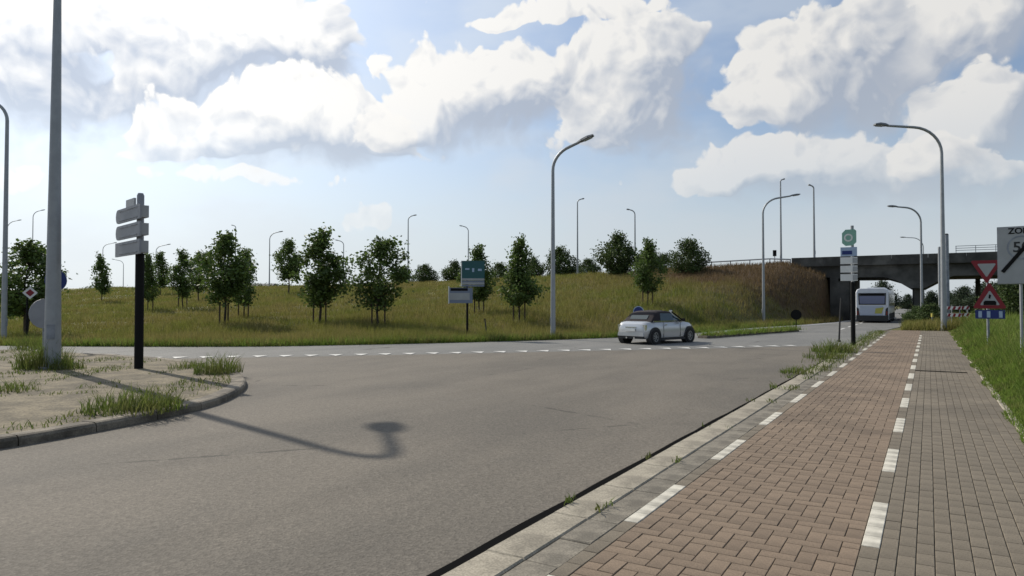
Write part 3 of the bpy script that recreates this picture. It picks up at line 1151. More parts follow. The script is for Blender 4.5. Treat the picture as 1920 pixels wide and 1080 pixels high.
# direction boards at the foot of the slope
p = hit(876, 637)
db = thing('direction_board', 'teal and grey direction boards on a black post below the slope', 'signboard', p, face_cam(p))
k = px_scale(p)
zz = lambda y_: (637 - y_) * k
xx = lambda x_: (x_ - 876) * k
obj('post', MB().tube([(0, .05, -.1), (0, .05, zz(500))], .055, 10), 'black', db, smooth=True)
a_ = obj('upper_board', MB().box((xx(887), -.02, (zz(489) + zz(522)) / 2), (43 * k, .04, 33 * k)), 'teal', db)
obj('board_edge', MB().box((xx(865), -.02, (zz(489) + zz(537)) / 2), (.04, .06, 48 * k)), 'signwhite', db)
for (xa, xb, ya, yb) in ((872, 880, 503, 506), (885, 889, 503, 510), (896, 903, 504, 508)):
    obj('sign_mark', MB().box((xx((xa + xb) / 2), -.044, zz((ya + yb) / 2)), ((xb - xa) * k, .006, (yb - ya) * k)), 'ltblue', a_)
for y_ in (524, 531.5):
    obj('white_strip', MB().box((xx(887), -.02, zz(y_)), (42 * k, .04, 4 * k)), 'signgrey', db)
obj('grey_strip', MB().box((xx(887), -.015, zz(535.8)), (42 * k, .03, 3 * k)), 'greyblue', db)
obj('grey_strip', MB().box((xx(887), -.015, zz(528)), (42 * k, .03, 2.6 * k)), 'greyblue', db)
a_ = obj('lower_board', MB().box((xx(864), -.06, zz(554)), (44 * k, .04, 29 * k)), 'greyblue', db)
obj('board_edge', MB().box((xx(841.5), -.06, zz(553)), (.045, .06, 33 * k)), 'signwhite', a_)
obj('dark_band', MB().box((xx(861), -.085, zz(543)), (32 * k, .006, 5 * k)), 'black', a_)
obj('white_field', MB().box((xx(862), -.085, zz(556)), (37 * k, .006, 13 * k)), 'signgrey', a_)
p = hit(911, 633)
mp = thing('marker_post', 'short leaning dark post beside the direction boards', 'post', p)
obj('shaft', MB().tube([(.08, 0, -.1), (0, 0, .5), (-.06, 0, .9)], [.03, .03, .035], 8), 'plastic', mp)
obj('cap', MB().tube([(-.06, 0, .88), (-.065, 0, .95)], [.045, .03], 8), 'black', mp)


def round_sign(x, yc, rpx, p, label, face, rim=None, m_post='galvdark', turn=0.0):
    t = thing('round_sign', label, 'traffic sign', p, face_cam(p) + turn)
    d = pix_dir(x, yc)
    zc = CAM_H + d.z * (p.xy.length / d.xy.length) - p.z
    r = rpx * px_scale(p)
    post(t, zc + r * .8, .032, m_post)
    o = obj('disc', MB().disc((0, zc), r, -.02, 0), face, t)
    if rim:
        obj('rim', MB().ring((0, zc), r, r * .86, -.028, -.021), rim, o)
    obj('bracket', MB().box((0, .012, zc + r * .4), (r * 1.1, .02, .04)).box((0, .012, zc - r * .4), (r * 1.1, .02, .04)), 'galvdark', t)
    return t


p = at_depth(84, 567, 19.3); p.z = KH - .01
round_sign(84, 588, 28, p, 'grey round sign back beside the thick lamp on the island', 'signback', turn=.5)
p = hit(103, 640)
round_sign(106, 526, 20, p, 'dark blue round sign peeking out behind the thick island lamp', 'blue', None, turn=.5)
p = hit(1493, 622)
round_sign(1493, 590, 9.5, Vector((p.x, p.y, .11)), 'small dark round sign at the far end of the splitter island', 'black', None, 'black')
p = at_depth(1197, 567, 34.5); p.z = float(terrain(p.x, p.y))
round_sign(1197, 584, 10, p, 'small blue round sign behind the silver car', 'blue', 'ltblue')
p = at_depth(1258, 567, 35.5); p.z = float(terrain(p.x, p.y))
mk = thing('reflector_post', 'short post with pale reflector showing over the car roof', 'post', p)
obj('shaft', MB().tube([(0, 0, -.1), (0, 0, 1.42)], .05, 10), 'plastic', mk)
obj('reflector', MB().box((-.0, -.06, 1.26), (.16, .03, .24), Matrix.Rotation(face_cam(p), 3, 'Z')), 'signwhite', mk)
# diamond sign
p = hit(50, 640)
dm = thing('diamond_sign', 'small white edged diamond sign in front of the leafy tree', 'traffic sign', p, face_cam(p))
k = px_scale(p)
zc = (640 - 549) * k
post(dm, zc, .04, 'black')
a_ = obj('plate', MB().prism([(.1 - 12 * k, zc), (.1, zc - 12 * k), (.1 + 12 * k, zc), (.1, zc + 12 * k)], -.03, 0, 'xz'), 'signwhite', dm)
obj('inner_diamond', MB().prism([(.1 - 7 * k, zc), (.1, zc - 7 * k), (.1 + 7 * k, zc), (.1, zc + 7 * k)], -.036, -.031, 'xz'), 'red', a_)
# thin post in the kerb weeds
p = flat(1573, 641, 0)
tp = thing('thin_post', 'thin dark leaning post in the weeds beside the signpost', 'post', p)
obj('shaft', MB().tube([(0, 0, -.05), (.05, 0, 1.0), (.10, .03, 1.95)], [.04, .035, .03], 8), 'plastic', tp)
obj('collar', MB().tube([(.0, 0, 0), (.004, 0, .08)], .07, 8), 'plastic', tp)
# slim poles behind the tall lamp
p = flat(1777, 612); t = thing('steel_pole', 'dark steel pole close behind the tallest lamp', 'pole', p)
obj('shaft', MB().tube([(0, 0, -.1), (0, 0, 6.0 + .7)], [.15, .13], 12), 'galvdark', t, smooth=True)
obj('cap', MB().tube([(0, 0, 6.7), (0, 0, 6.78)], [.14, .08], 12), 'black', t)
p = flat(1763, 611); t = thing('steel_pole', 'slim pale pole between the tallest lamp and the road', 'pole', p)
obj('shaft', MB().tube([(0, 0, -.1), (0, 0, 5.85)], [.11, .09], 12), 'galv', t, smooth=True)
obj('cap', MB().tube([(0, 0, 5.85), (0, 0, 5.92)], [.1, .05], 12), 'galvdark', t)
p = flat(1776, 618); t = thing('switch_box', 'grey electrical box beside the foot of the tallest lamp', 'box', p, face_cam(p))
obj('cabinet', MB().box((0, 0, .62), (.34, .3, 1.24)), 'galvdark', t)
obj('lid', MB().box((0, 0, 1.27), (.42, .36, .07)), 'galv', t)
obj('door', MB().box((0, -.155, .62), (.27, .012, 1.0)), 'signback', t)

# works barriers
for i, (x_, y_, lab) in enumerate(((1784, 619, 'red and white striped works barrier close to the switch box'), (1800, 618, 'red and white striped works barrier standing in the verge grass'))):
    p = flat(x_, y_)
    t = thing('works_barrier', lab, 'barrier', p, face_cam(p) + (.35 if i else -.2))
    for s_ in (-.45, .45):
        obj('leg', MB().box((s_, .03, .75), (.05, .05, 1.6)), 'galv', t)
    for z in (.95, 1.4):
        b_ = obj('board', MB().box((0, 0, z), (1.1, .03, .2)), 'signwhite', t)
        for q in range(4):
            obj('red_stripe', MB().prism([(-.5 + q * .28, z - .098), (-.36 + q * .28, z - .098), (-.28 + q * .28, z + .098), (-.42 + q * .28, z + .098)], -.019, -.0155, 'xz'), 'red', b_)
p = flat(1748, 615)
t = thing('bollard', 'slender pale bollard at the end of the cycle path', 'bollard', p)
obj('shaft', MB().tube([(0, 0, -.05), (0, 0, .75)], .045, 10), 'galv', t)
obj('reflector', MB().tube([(0, 0, .752), (0, 0, 1.0)], .07, 10), 'yellow', t)

# ------------------------------------------------------------------ silver car
def loft(mb, secs, close=True):
    n = len(secs[0])
    pts_ = [q for s_ in secs for q in s_]
    fs = []
    for i in range(len(secs) - 1):
        for j in range(n):
            fs.append((i * n + j, i * n + (j + 1) % n, (i + 1) * n + (j + 1) % n, (i + 1) * n + j))
    if close:
        fs += [tuple(range(n))[::-1], tuple(range((len(secs) - 1) * n, len(secs) * n))]
    return mb.add(pts_, fs)


pc = flat(1232, 642)
car = thing('parked_car', 'small silver convertible car with dark soft top on the ring road', 'car', (pc.x, pc.y, 0), PI / 2 - math.radians(17))
car.name = 'convertible_car'
XO = -1.8
st = [(0.0, .62, .36, .70), (.05, .72, .27, .83), (.22, .80, .22, .92), (.7, .835, .2, .95), (1.3, .84, .19, .945), (2.2, .84, .19, .94), (2.7, .835, .2, .93), (3.15, .80, .2, .87), (3.45, .72, .24, .79), (3.6, .58, .32, .66)]
secs = []
for (x_, w, zb, zt) in st:
    h = zt - zb
    half = [(w * .86, zb), (w * .97, zb + .08), (w, zb + h * .38), (w * .99, zb + h * .62), (w * .955, zb + h * .85), (w * .88, zt - .015), (w * .6, zt + .02)]
    secs.append([(x_ + XO, -y_, z) for y_, z in half[::-1]][::-1] and ([(x_ + XO, y_, z) for y_, z in half] + [(x_ + XO, -y_, z) for y_, z in half[::-1]]))
body = obj('body', loft(MB(), secs), 'silver', car, smooth=True)
# cabin
cs = [(.42, .70, .935, .95), (.62, .67, .935, 1.17), (.82, .64, .935, 1.32), (1.1, .62, .935, 1.385), (1.6, .61, .935, 1.40), (1.98, .60, .935, 1.36)]
secs = []
for (x_, wt, zb, zt) in cs:
    wb = .755
    half = [(wb, zb), (wb + (wt - wb) * .8, zb + (zt - zb) * .8), (wt - .06, zt - .012), (wt * .5, zt + .012)]
    secs.append([(x_ + XO, y_, z) for y_, z in half] + [(x_ + XO, -y_, z) for y_, z in half[::-1]])
top = obj('soft_top', loft(MB(), secs), 'softtop', car, smooth=True)
# windscreen
secs = []
for (x_, wt, zb, zt) in ((1.985, .60, .935, 1.345), (2.2, .63, .935, 1.22), (2.45, .68, .935, 1.05), (2.62, .70, .93, .95)):
    half = [(.75, zb), (.75 + (wt - .75) * .85, zb + (zt - zb) * .85), (wt - .06, zt), (wt * .5, zt + .01)]
    secs.append([(x_ + XO, y_, z) for y_, z in half] + [(x_ + XO, -y_, z) for y_, z in half[::-1]])
obj('windscreen', loft(MB(), secs), 'glass', car, smooth=True)
for sgn in (-1, 1):
    def sidep(x_, z):
        return (x_ + XO, sgn * (.772 - (z - .935) * .33), z)
    sw = [sidep(1.02, .97), sidep(1.95, .97), sidep(1.95, 1.28), sidep(1.12, 1.29)]
    sw2 = [(q[0], q[1] - sgn * .02, q[2]) for q in sw]
    obj('side_window', MB().add(sw + sw2, [(0, 1, 2, 3), (7, 6, 5, 4), (0, 4, 5, 1), (1, 5, 6, 2), (2, 6, 7, 3), (3, 7, 4, 0)]), 'glass', car)
    ap = MB().tube([sidep(2.66, .94), sidep(2.34, 1.15), sidep(1.98, 1.34)], .03, 8)
    obj('windscreen_pillar', ap, 'black', car)
    obj('beltline_trim', MB().box((1.55 + XO, sgn * .79, .955), (2.1, .03, .025)), 'chrome', car)
    mr = obj('wing_mirror', MB().box((2.42 + XO, sgn * .92, 1.0), (.14, .16, .12), taper=.8), 'black', car)
    [obj('door_seam', MB().box((q + XO, sgn * .835, .6), (.012, .015, .62)), 'plastic', car) for q in (1.14, 2.34)]
    obj('door_handle', MB().box((1.3 + XO, sgn * .838, .80), (.14, .03, .03)), 'chrome', car)
    obj('sill', MB().box((1.82 + XO, sgn * .80, .2), (1.75, .1, .09)), 'plastic', car)
    obj('headlight', MB().disc((3.36 + XO, .68), .09, sgn * .60 - .08, sgn * .60 + .1, 14), 'chrome', car)
    tl = obj('tail_light', MB().box((.085 + XO, sgn * .66, .70), (.10, .12, .2)), 'taillight', car)
    obj('chrome_ring', MB().box((.072 + XO, sgn * .66, .70), (.09, .145, .225)), 'chrome', tl)
    for xw in (.56, 3.03):
        obj('wheel_arch', MB().disc((xw + XO, .33), .385, sgn * .62, sgn * .855, 28), 'plastic', car)
        wh = thing('wheel', None, None)
        wh.parent = car
        wh.location = (xw + XO, sgn * .80, .305)
        obj('tyre', MB().ring((0, 0), .305, .205, -.09, .09, 28), 'tyre', wh)
        rim = MB().ring((0, 0), .21, .17, -.075, .075, 24).disc((0, 0), .05, -.07, .07, 12)
        for q in range(7):
            rim.box((.11 * math.cos(q * 2 * PI / 7), 0, .11 * math.sin(q * 2 * PI / 7)), (.17, .12, .035), Matrix.Rotation(-q * 2 * PI / 7, 3, 'Y'))
        rim.disc((0, 0), .19, -.03, .03, 24)
        obj('rim', rim, 'rim', wh)
obj('rear_bumper', MB().box((.0 + XO, 0, .42), (.10, 1.36, .16), taper=.96), 'silver', car)
obj('lower_bumper', MB().box((.06 + XO, 0, .29), (.14, 1.3, .12)), 'plastic', car)
obj('number_plate', MB().box((-.058 + XO, 0, .60), (.02, .5, .11)), 'signwhite', car)
obj('boot_strip', MB().box((-.01 + XO, 0, .71), (.03, .56, .035)), 'chrome', car)
obj('rear_window', MB().box((.56 + XO, 0, 1.12), (.02, .9, .22), Matrix.Rotation(.72, 3, 'Y')), 'glass', top)
for s_ in (-.2, .2):
    obj('exhaust_tip', MB().tube([(-.06 + XO, s_, .27), (.1 + XO, s_, .27)], .04, 10), 'chrome', car)

# ------------------------------------------------------------------ bus (heading away, rear towards us)
bus = thing('city_bus', 'white city bus with yellow corner driving under the bridge', 'bus', (-4.15, 66.0, 0), 0)
W2, BL, BH = 1.26, 11.8, 2.96
cpts = [(-W2, .28), (W2, .28), (W2, 2.62), (W2 - .10, 2.86), (W2 - .35, BH), (-W2 + .35, BH), (-W2 + .10, 2.86), (-W2, 2.62)]
mbb = MB()
secs = []
for (y_, sc, dz) in ((0, .95, .02), (.10, 1, 0), (BL - .3, 1, 0), (BL, .93, .03)):
    secs.append([(a * sc, y_, b - dz * (b > 1)) for a, b in cpts])
loft(mbb, secs)
obj('body', mbb, 'buswhite', bus)
rw = obj('rear_window', MB().prism([(-1.02, 1.55), (1.02, 1.55), (1.06, 2.55), (-1.06, 2.55)], -.03, .01, 'xz'), 'plastic', bus)
obj('pane', MB().prism([(-.94, 1.63), (.94, 1.63), (.97, 2.30), (-.97, 2.30)], -.038, -.0315, 'xz'), 'busglass', rw)
obj('destination_display', MB().prism([(-.9, 2.34), (.9, 2.34), (.9, 2.5), (-.9, 2.5)], -.036, -.0315, 'xz'), 'black', rw)
obj('engine_hatch', MB().box((-.05, -.012, 1.03), (1.75, .03, .82)), 'buslight', bus)
obj('yellow_panel', MB().prism([(.2, .80), (.72, .80), (.88, 1.34), (.26, 1.24)], -.036, -.028, 'xz'), 'busyellow', bus)
obj('bumper', MB().box((0, -.03, .40), (2.46, .14, .46)), 'plastic', bus)
for s_ in (-1, 1):
    tlu = obj('tail_light_cluster', MB().prism([(s_ * 1.2, .62), (s_ * 1.2, 1.35), (s_ * 1.02, 1.2), (s_ * .96, .66)], -.03, .01, 'xz'), 'plastic', bus)
    for z in (.75, .92):
        obj('tail_light', MB().disc((s_ * 1.1, z), .055, -.045, -.031, 12), 'taillight', tlu)
    for (y_, nm) in ((2.6, 'wheel'), (8.9, 'wheel')):
        wv = thing('wheel', None, None)
        wv.parent = bus
        wv.location = (s_ * 1.12, y_, .47)
        wv.rotation_euler = (0, 0, PI / 2)
        obj('tyre', MB().ring((0, 0), .47, .28, -.14, .14, 24), 'tyre', wv)
        obj('rim', MB().disc((0, 0), .285, -.1, .1, 20), 'rim', wv)
    for q in range(6):
        obj('side_window', MB().box((s_ * (W2 + .004), 1.3 + q * 1.75, 1.95), (.02, 1.66, 1.0)), 'glass', bus)
    obj('side_skirt', MB().box((s_ * (W2 + .004), 5.8, .55), (.02, 11.2, .5)), 'plastic', bus)
obj('roof_unit', MB().prism([(-.8, 2.94), (.8, 2.94), (.7, 3.12), (-.7, 3.12)], 5.5, 9.5, 'xz'), 'buswhite', bus)

# ------------------------------------------------------------------ white van and barn beyond the crest
p = crest_pt(1076, 86)
t = thing('white_van', 'small white van partly hidden on the motorway beside the round bush', 'van', p, PI)
vb = MB()
vb.prism([(-2.4, .35), (2.3, .35), (2.45, .9), (1.75, 1.15), (1.2, 1.95), (-2.35, 2.05)], -.9, .9, 'xz')
obj('body', vb, 'buswhite', t)
for s_ in (-1, 1):
    for x_ in (-1.5, 1.5):
        obj('wheel', MB().disc((x_, .34), .34, s_ * .82 - .1, s_ * .82 + .1, 18), 'tyre', t)
    obj('side_window', MB().box((.8, s_ * .905, 1.45), (.8, .02, .4)), 'glass', t)
p = crest_pt(478, 150)
t = thing('barn', 'grey roofed barn showing behind the grassy crest', 'barn', (p.x, 150, 0), .15)
obj('wall', MB().box((0, 0, 2.6), (16, 9, 5.4)), 'brickwall', t)
obj('roof', MB().prism([(-5, 5.2), (5, 5.2), (0, 8.0)], -8.6, 8.6, 'yz'), 'roof', t)

p = crest_pt(1453, 74.4)
t = thing('signal_box', 'small dark box on a post beside the guard rail', 'signal', p, face_cam(p))
obj('post', MB().tube([(0, 0, -.1), (0, 0, 1.0)], .04, 8), 'galvdark', t)
obj('housing', MB().box((0, -.02, 1.25), (.36, .22, .62)), 'black', t)
obj('hood', MB().box((0, -.16, 1.5), (.3, .1, .04)), 'plastic', t)
# ------------------------------------------------------------------ trees
def leaf_mesh(name, centres, sizes, m, rng_):
    n = len(centres)
    u = rng_.normal(size=(n, 3)); u /= np.linalg.norm(u, axis=1)[:, None]
    w = rng_.normal(size=(n, 3)); w -= u * (w * u).sum(1)[:, None]; w /= np.linalg.norm(w, axis=1)[:, None]
    nn = np.cross(u, w)
    L = sizes[:, None]
    v0 = centres - u * L * .5
    v1 = centres + w * L * .30 + nn * L * .08
    v2 = centres + u * L * .5 - nn * L * .06
    v3 = centres - w * L * .30 + nn * L * .08
    V = np.stack([v0, v1, v2, v3], 1).reshape(-1, 3)
    b = np.arange(n) * 4
    T = np.concatenate([np.stack([b, b + 1, b + 2], 1), np.stack([b, b + 2, b + 3], 1)])
    return soup(name, V, T, m)


def make_tree(seed, H, base, rad, shape, tips, per, lsize, m, trunk_r=.06, spikes=4, lump=.28):
    r_ = np.random.default_rng(seed)
    rn = random.Random(seed)
    tb = MB()
    bend = [(r_.normal() * .03 * H * k / 5, r_.normal() * .03 * H * k / 5, H * .97 * k / 5) for k in range(6)]
    bend[0] = (0, 0, -.1)
    tb.tube(bend, [trunk_r * (1 - .17 * k) for k in range(6)], 7)
    C, S = [], []

    def axis(z):
        f = max(0, min(4.999, z / H * 5 / .97))
        i = int(f)
        a, b = Vector(bend[i]), Vector(bend[min(i + 1, 5)])
        return a.lerp(b, f - i)

    for k in range(tips):
        t = rn.random()
        while rn.random() > shape(t) ** 1.2 + .06:
            t = rn.random()
        z = base + (H * .95 - base) * t
        rr = rad * shape(t) * (rn.random() ** .45)
        rr *= 1 + .25 * math.sin(seed + 5 * z / H * 2) 
        a = rn.random() * 2 * PI
        rr *= 1 + .22 * math.sin(2 * a + seed) + .12 * math.sin(3 * a + 2 * seed + 4 * t)
        tip = Vector((math.cos(a) * rr, math.sin(a) * rr, z)) + Vector((axis(z).x, axis(z).y, 0))
        st_ = axis(max(base * .7, z - rr * .9 - .2))
        if k % 2 == 0:
            mid = st_.lerp(tip, .5) + Vector((0, 0, -.06 * rr))
            tb.tube([st_, mid, tip], [trunk_r * .35, trunk_r * .22, trunk_r * .09], 4, caps=False)
        n = int(per * (.6 + .8 * rn.random()))
        c = r_.normal(size=(n, 3)) * lump * (.7 + .6 * rn.random()) + np.array(tip)
        C.append(c)
    for k in range(spikes):
        a = rn.random() * 2 * PI
        rr = rad * .45 * rn.random()
        zt = H * (.93 + .1 * rn.random())
        b0 = axis(H * .75)
        e = Vector((b0.x + math.cos(a) * rr, b0.y + math.sin(a) * rr, zt))
        tb.tube([b0, e], [trunk_r * .3, trunk_r * .08], 4, caps=False)
        for q in range(5):
            pq = b0.lerp(e, .35 + .16 * q)
            C.append(r_.normal(size=(int(per * .22), 3)) * lump * .5 + np.array(pq))
    C = np.concatenate(C)
    C = C[C[:, 2] > base * .75]
    S = lsize * (.6 + .8 * r_.random(len(C)))
    return mesh_of(tb, 'trunk', 'bark', True), leaf_mesh('crown', C, S, m, r_)


oval = lambda t: max(.05, math.sin(PI * min(1, (t * .86 + .12))) ** .8) * (1.0 - .35 * t)
cone = lambda t: max(.05, (1 - t) ** .75 * min(1, .45 + t * 3.0))
vase = lambda t: .45 + .55 * math.sin(PI * min(1, t * .8 + .12))
dome = lambda t: max(.08, (1 - t ** 2.2) ** .5)
young = []
for sd, shp, rad in ((1, oval, 1.3), (5, cone, 1.25), (9, oval, 1.2), (14, vase, 1.25), (21, oval, 1.1)):
    young.append(make_tree(sd, 5.4, 1.3, rad, shp, 84, 56, .19, 'leaf', .065, 5, .21))
far_t = make_tree(33, 5.4, 1.2, 1.0, cone, 70, 34, .24, 'leaf', .06, 4, .19)
bushes = []
for sd, shp, rad in ((41, dome, 2.6), (47, oval, 2.5), (53, dome, 2.9)):
    bushes.append(make_tree(sd, 5.0, .35, rad, shp, 210, 30, .26, 'leafdark', .12, 9, .33))
woods = []
for sd, shp, rad in ((61, oval, 3.6), (67, dome, 3.8), (71, vase, 3.4)):
    woods.append(make_tree(sd, 9.0, 1.0, rad, shp, 230, 30, .42, 'leaffar', .2, 6, .55))
stake_me = mesh_of(MB().tube([(0, 0, -.1), (0, 0, 1.35)], .045, 8), 'stake', 'wood')
tie_me = mesh_of(MB().box((0, 0, 1.2), (.7, .02, .06)), 'tie', 'plastic')


def plant_tree(proto, p, H, label, cat, H0, group=None, wide=1.0, stakes=False, name='young_tree', rot=None):
    t = thing(name, label, cat, p, random.random() * 6.28 if rot is None else rot, group)
    s_ = H / H0
    for me, nm in ((proto[0], 'trunk'), (proto[1], 'crown')):
        o = link(nm, me, t)
        o.scale = (s_ * wide, s_ * wide, s_)
    if stakes:
        for q in (-1, 1):
            link('stake', stake_me, t, (q * .36, .05, 0))
        link('tie', tie_me, t, (0, .05, 0))
    return t


YG = 'young staked trees on the grassy slope'
for (x_, yb, yt, wd, pr, lab, stk) in (
        (421, 610, 436, 1.0, 0, 'leafy young staked tree in front of a thinner twin', True),
        (457, 597, 468, .75, 2, 'narrow young staked tree half hidden behind the leafier one', True),
        (599, 609, 432, 1.0, 4, 'tall young tree with spiky top and thick lower crown on the slope', True),
        (709, 613, 450, 1.05, 3, 'broad young staked tree between the spiky topped tree and the direction boards', True),
        (974, 606, 444, .95, 1, 'young staked tree beside the tall lamp below the round bush', True),
        (899, 588, 462, .95, 2, 'young tree standing just behind the direction boards', True),
        (541, 551, 449, 1.05, 0, 'open crowned young tree high on the slope near the barn', False),
        (343, 579, 470, .75, 4, 'slim young staked tree beside two fuller trees behind the signpost', True),
        (372, 566, 474, 1.0, 3, 'full young tree between the slim staked tree and the twin trees', False),
        (277, 586, 474, .7, 1, 'thin young staked tree directly behind the finger post', True),
        (301, 555, 474, .9, 2, 'sparse young tree high on the slope behind the finger post', False),
        (191, 567, 477, .8, -1, 'lone far young tree high on the open slope behind the island', False),
        (1214, 572, 450, .85, 2, 'narrow dense young tree on the slope above the silver car', True),
        (48, 632, 455, 1.15, 3, 'broad leafy young tree behind the thick island lamp', True)):
    p = hit(x_, yb)
    plant_tree(far_t if pr < 0 else young[pr], p, (yb - yt) * px_scale(p), lab, 'tree', 5.4, YG, wd * random.uniform(1.08, 1.25), stk)

BG = 'bushes along the motorway crest'
for (x_, Y_, yb, yt, wpx, pr, lab) in (
        (1050, 81, 520, 461, 62, 0, 'round dense dark bush on the crest behind the tall lamp'),
        (1158, 71, 523, 436, 84, 1, 'biggest bush on the crest with a pointed top'),
        (1216, 78, 510, 462, 60, 2, 'bush on the crest behind the narrow young tree'),
        (1292, 68.5, 532, 446, 74, 0, 'dark spreading bush above the shaded slope near the bridge'),
        (1246, 80, 512, 474, 42, 2, 'low bush between the two large crest bushes'),
        (797, 79, 533, 494, 46, 0, 'low dome shaped bush on the crest beside the motorway lamp'),
        (757, 80, 533, 499, 42, 2, 'low ragged bush on the crest beside the dome shaped one'),
        (853, 80, 530, 488, 52, 1, 'bush on the crest between the dome shaped bush and the teal signboard'),
        (938, 80, 528, 492, 52, 2, 'bush on the crest between the direction boards and the staked tree by the lamp'),
        (1104, 80, 518, 484, 50, 2, 'low wide bush on the crest beyond the white van'),
        (1000, 82, 522, 480, 46, 1, 'bush on the crest behind the staked tree by the lamp')):
    p = crest_pt(x_, Y_)
    d = pix_dir(x_, yt)
    H = CAM_H + d.z * Y_ / d.y - p.z
    pw = bushes[pr]
    W0 = (5.2, 5.0, 5.8)[pr]
    plant_tree(pw, p - Vector((0, 0, .15)), max(H, 1.6), lab, 'bush', 5.0, BG, (wpx * px_scale(p) / W0) / (max(H, 1.6) / 5.0) * 1.0, name='crest_bush')

WG = 'trees beyond the bridge'
for (x_, Y_, yt, pr, wd, lab) in (
        (1655, 128, 527, 1, .9, 'rounded dark tree seen above the bus under the bridge'),
        (1630, 190, 548, 0, 1.1, 'far low tree seen under the bridge above the bus roof edge'),
        (1590, 170, 545, 2, 1.1, 'far tree behind the bridge abutment'),
        (1702, 175, 552, 1, .9, 'small far tree between the bus and the bridge pier'),
        (1745, 104, 547, 0, .9, 'green tree between the bridge pier and the tallest lamp'),
        (1782, 120, 552, 2, 1.0, 'tree behind the tallest lamp under the bridge'),
        (1808, 112, 538, 1, 1.0, 'broad tree under the bridge between tallest lamp and triangle signs'),
        (1845, 104, 532, 0, 1.1, 'tree under the bridge behind the triangle signs'),
        (1884, 98, 528, 2, 1.1, 'tree under the bridge between triangle signs and zone board'),
        (1925, 96, 520, 1, 1.1, 'tree under the bridge behind the zone board'),
        (1775, 190, 545, 1, 1.1, 'far tree on the skyline under the bridge')):
    d = pix_dir(x_, yt)
    P0 = Vector((d.x * Y_ / d.y, Y_, 0))
    H = CAM_H + d.z * Y_ / d.y
    plant_tree(woods[pr], P0, H, lab, 'tree', 9.0, WG, wd * (1.0 if H > 5 else 1.25), name='background_tree')
for (x_, Y_, H, wd, lab) in ((1912, 56, 3.5, 1.1, 'dark green bush in the verge behind the zone board post'), (1888, 62, 2.6, 1.4, 'low dark bush in the verge behind the triangle signs')):
    d = pix_dir(x_, 540)
    plant_tree(bushes[0], Vector((d.x * Y_ / d.y, Y_, -.1)), H, lab, 'bush', 5.0, None, wd, name='verge_bush')
for (x_, Y_, H, wd, lab) in ((1717, 60, 1.5, 1.2, 'low rough bush at the foot of the bridge pier'), (1742, 57, 1.7, 1.3, 'rough bush closing off the end of the cycle path')):
    d = pix_dir(x_, 540)
    plant_tree(bushes[2], Vector((d.x * Y_ / d.y, Y_, -.1)), H, lab, 'bush', 5.0, None, wd, name='scrub_bush')
# distant hedge line over the left horizon
for i in range(16):
    x_ = 120 + i * 27 + random.uniform(-6, 6)
    Y_ = 118 + 8 * math.sin(i * 1.7)
    d = pix_dir(x_, 540)
    plant_tree(bushes[i % 3], Vector((d.x * Y_ / d.y, Y_, 0)), 5.6 + random.random() * 1.0, 'distant bush in the hedge line peeping over the grassy crest behind the finger post', 'bush', 5.0, 'distant hedge line', 1.5, name='hedge_bush')


# ------------------------------------------------------------------ grass and weeds
def blades(P_, h, w, lean, r_, seg2=True):
    n = len(P_)
    a = r_.random(n) * 2 * PI
    la = r_.random(n) * 2 * PI
    ln = lean * (.3 + r_.random(n)) * h
    side = np.stack([np.cos(a), np.sin(a), np.zeros(n)], 1) * (w * (.6 + .8 * r_.random(n)))[:, None] * .5
    ld = np.stack([np.cos(la), np.sin(la), np.zeros(n)], 1)
    up = np.array([0, 0, 1.0])
    mid = P_ + up * (h * .55)[:, None] + ld * (ln * .3)[:, None]
    tip = P_ + up * (h * .97)[:, None] + ld * ln[:, None]
    if seg2:
        V = np.stack([P_ - side, P_ + side, mid + side * .75, mid - side * .75, tip], 1).reshape(-1, 3)
        b = np.arange(n) * 5
        T = np.concatenate([np.stack([b, b + 1, b + 2], 1), np.stack([b, b + 2, b + 3], 1), np.stack([b + 3, b + 2, b + 4], 1)])
    else:
        V = np.stack([P_ - side, P_ + side, tip], 1).reshape(-1, 3)
        b = np.arange(n) * 3
        T = np.stack([b, b + 1, b + 2], 1)
    return V, T


def inpoly(x, y, poly_):
    r = np.zeros(len(x), bool)
    n = len(poly_)
    for i in range(n):
        x0_, y0_ = poly_[i]
        x1_, y1_ = poly_[(i + 1) % n]
        c = ((y0_ > y) != (y1_ > y)) & (x < (x1_ - x0_) * (y - y0_) / (y1_ - y0_ + 1e-12) + x0_)
        r ^= c
    return r


ring_poly = FAR + [(-1.6, 600), (-1.6, 58), (-2.2, 51), (-2.66, 46)] + NEAR[::-1]
# the slope: tall dry meadow grass
n = 520000
ang = YAW + np.radians(rng.uniform(-44, 30, n) * -1)
rad_ = 24 + 135 * rng.random(n) ** 1.7
x_ = -np.sin(ang) * rad_
y_ = np.cos(ang) * rad_
far_side = FAR + [(20, 600), (-600, 600), (-600, -14)]
keep = inpoly(x_, y_, far_side) & ~inpoly(x_, y_, ring_poly) & (x_ < -7.2) & (y_ < 79) & ~((x_ > -8.8) & (y_ > 74))
x_, y_, r_k = x_[keep], y_[keep], rad_[keep]
nz = hnoise(x_ * 2.1, y_ * 2.3) * .5 + .5
h = (.22 + .30 * rng.random(len(x_))) * (.55 + .7 * nz) * (1 + np.clip((x_ + 40) / 30, 0, 1) * .35)
wv = .02 * r_k / 26
Vb, Tb = blades(np.stack([x_, y_, terrain(x_, y_)], 1), h, wv, .45, rng, False)
tag(link('meadow_grass', soup('meadow_grass', Vb, Tb, 'hill')), 'olive meadow grass covering the slope of the embankment', 'grass', kind='stuff')
